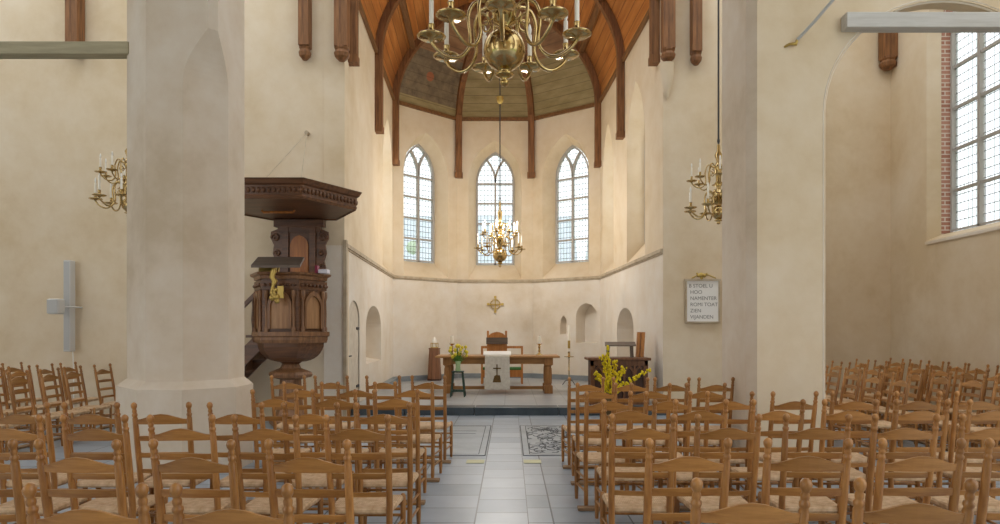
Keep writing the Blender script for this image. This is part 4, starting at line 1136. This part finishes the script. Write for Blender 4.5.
for k in range(npan):
    x = -w / 2 + .06 + (k + .5) * pw
    ou = [(x - pw / 2, zt3 - .14)] ; 
    outer = arch(x, pw / 2, zt3 - .36, zt3 - .3, zt3 - .15); inner = arch(x, pw / 2 - .035, zt3 - .36, zt3 - .31, zt3 - .19)
    m = MB(); A = [Vector((a_, -.002, b_)) for a_, b_ in outer]; Bq = [Vector((a_, -.002, b_)) for a_, b_ in inner]
    m.loft(A, Bq); m.loft(Bq, [v + Vector((0, .03, 0)) for v in Bq]); m.loft(A, [v + Vector((0, .03, 0)) for v in A])
    m.build('arch_tracery', 'cabinet', o)
# little stand on the cabinet
Yd = Yc + .3; xa2, xb2 = PX(606, Yd), PX(633.5, Yd); z0 = PL + zt3 + .001
o = thing('table_lectern', 'low grey-brown reading stand on top of the carved chest', 'stand', ((xa2 + xb2) / 2, Yd, z0)); w2 = xb2 - xa2; hh = PZ(343.5, Yd) - z0
m = MB(); m.extr([Vector((-w2 / 2 - .04, -.16, hh - .05)), Vector((-w2 / 2 - .04, -.16, hh - .03)), Vector((-w2 / 2 - .0, .17, hh + .03)), Vector((-w2 / 2 - .0, .17, hh + .01))], (w2 + .06, 0, 0)); m.build('top', 'grey_wood', o)
for s in (-1, 1): MB().bar((s * (w2 / 2 - .03), 0, 0), (s * (w2 / 2 - .04), 0, hh - .02), .035, .2, (0, 1, 0)).build('leg', 'grey_wood', o)
for i, (p0, p1, top) in enumerate(((636.6, 639.2, 332), (640.2, 643.8, 332))):
    m = MB(); Yo = Yc + .40; a = PX(p0, Yo); b = PX(p1, Yo); m.box((a, Yo, z0), (b, Yo + .12, PZ(top, Yo)), Matrix.Rotation(.06, 3, 'Y'), (a, Yo, z0)); 
    tag(m.build('wooden_board', 'orange_wood'), ('left' if i == 0 else 'right') + ' one of two orange wooden boards standing upright on the carved chest', 'board')
# forsythia in a vase before the chest
Yv = 11.6; x = PX(611, Yv)
o = thing('forsythia_bouquet', 'tall vase of bright yellow forsythia branches before the carved chest', 'flowers', (x, Yv, 0))
MB().lathe((0, 0, 0), [(.09, 0), (.1, .02), (.13, .15), (.09, .3), (.07, .36), (.09, .4), (.06, .38)], 14).build('vase', 'twig', o)
rnd = random.Random(11)
for tx, ty, w_ in ((595.5, 373, 1), (607.5, 346, .4), (603.5, 356, 1.5), (605.5, 366, 1.3), (615, 361, 1.4), (623.5, 368, 1.3), (650, 370, 1), (622, 388, 1.6), (606, 384, 1.6), (613, 388, 1.4)):
    e = P(tx, ty, Yv + rnd.uniform(-.12, .12)) - Vector((x, Yv, 0)); b_ = Vector((0, 0, .36))
    md = b_.lerp(e, .5) + Vector((-(e.x) * .18, 0, .03))
    pts = [b_.lerp(md, t).lerp(md.lerp(e, t), t) for t in [i / 14 for i in range(15)]]
    MB().tube(pts, .006, 5).build('branch', 'twig', o)
    m = MB()
    for i, p in enumerate(pts):
        if i < 5: continue
        for k in range(5):
            c = p + Vector((rnd.gauss(0, .018 * w_), rnd.gauss(0, .018), rnd.gauss(0, .022)))
            d_ = [Vector((rnd.gauss(0, 1), rnd.gauss(0, 1), rnd.gauss(0, 1))).normalized() for _ in range(2)]
            s_ = .03; m.sphere(c, s_, 5, 3, (rnd.uniform(.5, 1), rnd.uniform(.5, 1), rnd.uniform(.6, 1.1)))
    bo = m.build('blossoms', 'forsythia', o); bo['kind'] = 'stuff'

# memorial board with lettering
Yw = 12.22
xa, xb = PX(686.5, Yw), PX(718, Yw); za, zb4 = PZ(321.5, Yw), PZ(281, Yw)
o = thing('text_board', 'white painted board with rows of grey lettering on the right wall', 'text board', ((xa + xb) / 2, Yw, 0)); w = xb - xa
MB().box((-w / 2, -.02, za), (w / 2, .02, zb4)).build('board', 'white', o)
m = MB(); t_ = .025
m.box((-w / 2 - t_, -.04, za - t_), (-w / 2, .02, zb4 + t_)); m.box((w / 2, -.04, za - t_), (w / 2 + t_, .02, zb4 + t_)); m.box((-w / 2, -.04, za - t_), (w / 2, .02, za)); m.box((-w / 2 - .04, -.05, zb4), (w / 2 + .04, .02, zb4 + .035))
m.build('frame', 'stone_trim', o)
m = MB(); 
for px, py, r in ((701, 275.2, .05), (698.5, 275.5, .035), (704, 275.5, .04), (701.5, 278, .03), (706.5, 274, .022), (697, 273.5, .02)):
    q = P(px, py, Yw - .04); m.sphere((q.x - (xa + xb) / 2, -.05, q.z), r, 8, 5, (1, .5, 1))
m.tube([(-.2, -.03, zb4 + .05), (-.08, -.03, zb4 + .11), (.1, -.03, zb4 + .11), (.24, -.03, zb4 + .05)], .012, 5)
m.build('gilt_crest', 'gold', o)
lh = (zb4 - za - .06) / 6
for i, tx in enumerate(('B STOEL U', ' HOO', ' NAMENTER', ' ROMI TOAT', ' ZIEN', ' VIJANDEN')):
    cu = bpy.data.curves.new('txt', 'FONT'); cu.body = tx; cu.size = lh * .82; cu.extrude = .001
    ob = bpy.data.objects.new('txt', cu); COL.objects.link(ob); dg = bpy.context.evaluated_depsgraph_get(); dg.update()
    me = bpy.data.meshes.new_from_object(ob.evaluated_get(dg)); bpy.data.objects.remove(ob)
    me.materials.clear(); me.materials.append(M['dark'])
    e = bpy.data.objects.new('lettering', me); COL.objects.link(e); e.parent = o; e.rotation_euler = (PI / 2, 0, 0); e.location = (-w / 2 + .035, -.0225, zb4 - .03 - (i + .8) * lh)

# loudspeakers on the left wall
Ye = 11.35
o = thing('column_speaker', 'tall slim white column loudspeaker on the left wall', 'loudspeaker', (PX(69, Ye), Ye, 0))
m = MB(); w = 7.0 * Ye / F; m.box((-w / 2, -.06, PZ(351.5, Ye)), (w / 2, .08, PZ(260.5, Ye))); m.build('cabinet', 'speaker', o, bevel=.012)
MB().box((-w / 2 + .015, -.066, PZ(350, Ye)), (w / 2 - .015, -.059, PZ(262, Ye))).build('grille', 'speaker_mesh', o)
MB().tube([(0, .1, PZ(351, Ye)), (0.01, .11, PZ(380, Ye)), (0, .12, .02)], .008, 5).build('cord', 'white', o)
o = thing('box_speaker', 'small rounded grey box loudspeaker left of the column speaker', 'loudspeaker', (PX(55.5, 11.0), 11.0, PZ(306.5, 11.0)))
s_ = 6.2 * 11 / F
MB().box((-s_, -.08, -s_ * 1.25), (s_, .1, s_ * 1.25)).build('cabinet', 'speaker', o, bevel=.03)
MB().box((-s_ * .82, -.088, -s_ * 1.08), (s_ * .82, -.078, s_ * 1.08)).build('grille', 'speaker_mesh', o, bevel=.003)
MB().tube([(0, .1, 0), (.1, .25, 0), (.12, .49, 0)], .014, 6).build('bracket', 'speaker', o)

# door in the choir wall
W_ = lambda s, z, d=0: LN + uL * s + Vector((0, 0, z)) + nL * d
dr = MB(); dr.extr([W_(x, z, .025) for x, z in arch(dc, da - .003, 0.14, 1.7, 2.055)], nL * .05); door = dr.build('door_1', plain('door_paint', '#ddd2c0', .7, 0, 8, '#cdc0ac')); door['kind'] = 'structure'
m = MB()
for z in (.45, 1.55): m.bar(W_(dc + da * .6, z, .02), W_(dc + da * 1.05, z, .01), .02, .05)
m.build('hinge', 'iron', door); MB().tube([W_(dc - da * .75, 1.05, .05), W_(dc - da * .75, 1.05, -.0), W_(dc - da * .45, 1.05, -.0)], .012, 6).build('door_handle', 'iron', door)

# grave slabs and tape marks
def slab(x0, x1, carved, label):
    y0_, y1_ = 8.05, 10.6
    o = thing('grave_slab', label, 'grave slab', ((x0 + x1) / 2, (y0_ + y1_) / 2, 0)); w, l_ = (x1 - x0) / 2, (y1_ - y0_) / 2
    MB().box((-w, -l_, 0.001), (w, l_, .005)).build('slab', 'slab', o)
    m = MB()
    for k, t in ((1.0, .007), (.84, .005)):
        a, b = w * k, l_ * (1 - (1 - k) * w / l_)
        for s in (-1, 1): m.box((-a, s * b - t, .005), (a, s * b + t, .0065)); m.box((s * a - t, -b, .005), (s * a + t, b, .0065))
    rr = random.Random(5)
    if carved:
        for i in range(120):
            c = Vector((rr.uniform(-.75, .75) * w, rr.uniform(-.85, .85) * l_, .006)); a0_ = rr.uniform(0, 6.28); R_ = rr.uniform(.05, .16)
            pts = [c + Vector((math.cos(a0_ + i2 * .45) * R_ * (1 - i2 / 12), math.sin(a0_ + i2 * .45) * R_ * (1 - i2 / 12) * 1.6, 0)) for i2 in range(8)]
            pts = [Vector((max(-w * .82, min(w * .82, q_.x)), max(-l_ * .9, min(l_ * .9, q_.y)), .006)) for q_ in pts]
            for p, q in zip(pts, pts[1:]):
                if (q - p).length > 1e-4: m.bar(p, q, .016, .002)
    else:
        for z in (l_ * .55, l_ * .35): m.box((-w * .6, z - .01, .005), (w * .6, z + .01, .0065))
    m.build('incised_pattern', 'incise', o)
slab(.16, 1.16, True, 'carved grave slab with dark scrollwork set in the floor right of the aisle')
slab(-1.3, -.30, False, 'plain grey grave slab with a line border in the floor left of the aisle')
for px0, px1, lb in ((466.5, 484.5, 'left'), (523.5, 541, 'right')):
    a = P(px0, 461.5, 7.7); b = P(px1, 461.5, 7.7); m = MB(); m.box((a.x, 7.58, .0035), (b.x, 7.78, .006))
    tag(m.build('tape_mark', 'tape'), 'pale yellow tape strip on the floor at the %s edge of the middle aisle' % lb, 'tape')

# the neighbourhood seen through the glass
g = MB(); g.box((-60, 21, -1.2), (60, 90, -1.0)); g.build('ground', 'lawn')['kind'] = 'structure'
g = MB(); g.box((8.6, -20, -1.2), (60, 21, -1.0)); g.build('ground', 'lawn')['kind'] = 'structure'
g = MB(); g.box((-60, -20, -1.2), (-14, 21, -1.0)); g.build('ground', 'lawn')['kind'] = 'structure'
def house(x, y, w, l_, h, hr, label, rz=0):
    o = thing('house', label, 'house', (x, y, -1.0), rz)
    MB().box((-w / 2, -l_ / 2, 0), (w / 2, l_ / 2, h)).build('wall', 'house', o)
    m = MB(); m.add([(-w / 2 - .3, -l_ / 2 - .3, h), (w / 2 + .3, -l_ / 2 - .3, h), (w / 2 + .3, l_ / 2 + .3, h), (-w / 2 - .3, l_ / 2 + .3, h), (-w / 2 - .3, 0, h + hr), (w / 2 + .3, 0, h + hr)], [(0, 1, 5, 4), (2, 3, 4, 5), (0, 4, 3), (1, 2, 5), (0, 3, 2, 1)]); m.build('roof', 'roof', o)
house(-3.5, 46, 15, 8, 6.2, 4.2, 'pale grey house with slate roof seen through the left and middle apse windows')
house(11, 52, 9, 8, 6.5, 5.5, 'pale gabled house seen through the right apse window')
def tree(x, y, h, r, label):
    o = thing('tree', label, 'tree', (x, y, -1.0)); MB().tube([(0, 0, 0), (.1, 0, h * .4), (0, .1, h * .7)], [.25, .2, .1], 8).build('trunk', 'twig', o)
    rr = random.Random(int(x * 10)); m = MB()
    for i in range(60):
        c = Vector((rr.gauss(0, r * .45), rr.gauss(0, r * .45), h * .68 + rr.gauss(0, r * .5))); m.sphere(c, rr.uniform(.25, .55), 6, 4)
    m.build('crown', 'tree_leaf', o)
tree(-5.8, 36, 7, 2.0, 'pale green tree outside the left apse window')
tree(5.6, 37, 6, 1.6, 'pale green tree outside the right apse window')

# ================================================================== LIGHT, WORLD, CAMERA
w = bpy.data.worlds.new('sky'); scene.world = w; w.use_nodes = True
bg = w.node_tree.nodes['Background']; bg.inputs['Color'].default_value = (0.93, 0.97, 1.0, 1); bg.inputs['Strength'].default_value = 1.7
def lamp(name, typ, loc, energy, color, size=0.3, rot=None):
    d = bpy.data.lights.new(name, typ); d.energy = energy; d.color = color
    if typ == 'POINT': d.shadow_soft_size = size
    o = bpy.data.objects.new(name, d); COL.objects.link(o); o.location = loc
    if rot: o.rotation_euler = rot
    return o
def fill_area(o, n, z, w_, h_, e):  # added area light outside a side window, brightens the choir
    d = bpy.data.lights.new('choir_fill_area', 'AREA'); d.shape = 'RECTANGLE'; d.size = w_; d.size_y = h_; d.energy = e; d.color = (1, .97, .93)
    ob = bpy.data.objects.new('choir_fill_area', d); COL.objects.link(ob); ob.location = o + Vector((0, 0, z)); ob.rotation_euler = (-n).to_track_quat('-Z', 'Y').to_euler()
fill_area(LN + uL * leftwin[0] + nL * 0.9, nL, 5.2, 1.6, 3.2, 45)
fill_area(RN + uR * c1_ + nR * 0.9, nR, 5.2, 1.6, 3.2, 45)
fill_area(RN + uR * c2_ + nR * 0.9, nR, 5.2, 1.6, 3.2, 45)
for k in range(4):  # added fill points beside the chandelier bulbs, brighten the choir
    a = .2 + PI / 4 * 2 * k + PI / 8; lamp('choir_fill_point', 'POINT', (PX(500, 16) + .42 * math.cos(a), 16 + .42 * math.sin(a), PZ(234, 16) + .38), 46, (1, .96, .9), .03)
cam = bpy.data.cameras.new('camera'); co_ = bpy.data.objects.new('camera', cam); COL.objects.link(co_)
co_.location = (0, 0, H); co_.rotation_euler = (PI / 2, 0, 0)
cam.sensor_width = 36; cam.lens = F * 36 / 1000; cam.shift_x = -0.010; cam.shift_y = (VY - 262) / 1000; cam.clip_start = .05; cam.clip_end = 300
scene.camera = co_
vs_ = scene.view_settings; vs_.view_transform = 'Standard'; vs_.look = 'None'; vs_.gamma = 1; vs_.use_curve_mapping = False; vs_.exposure = 0.22
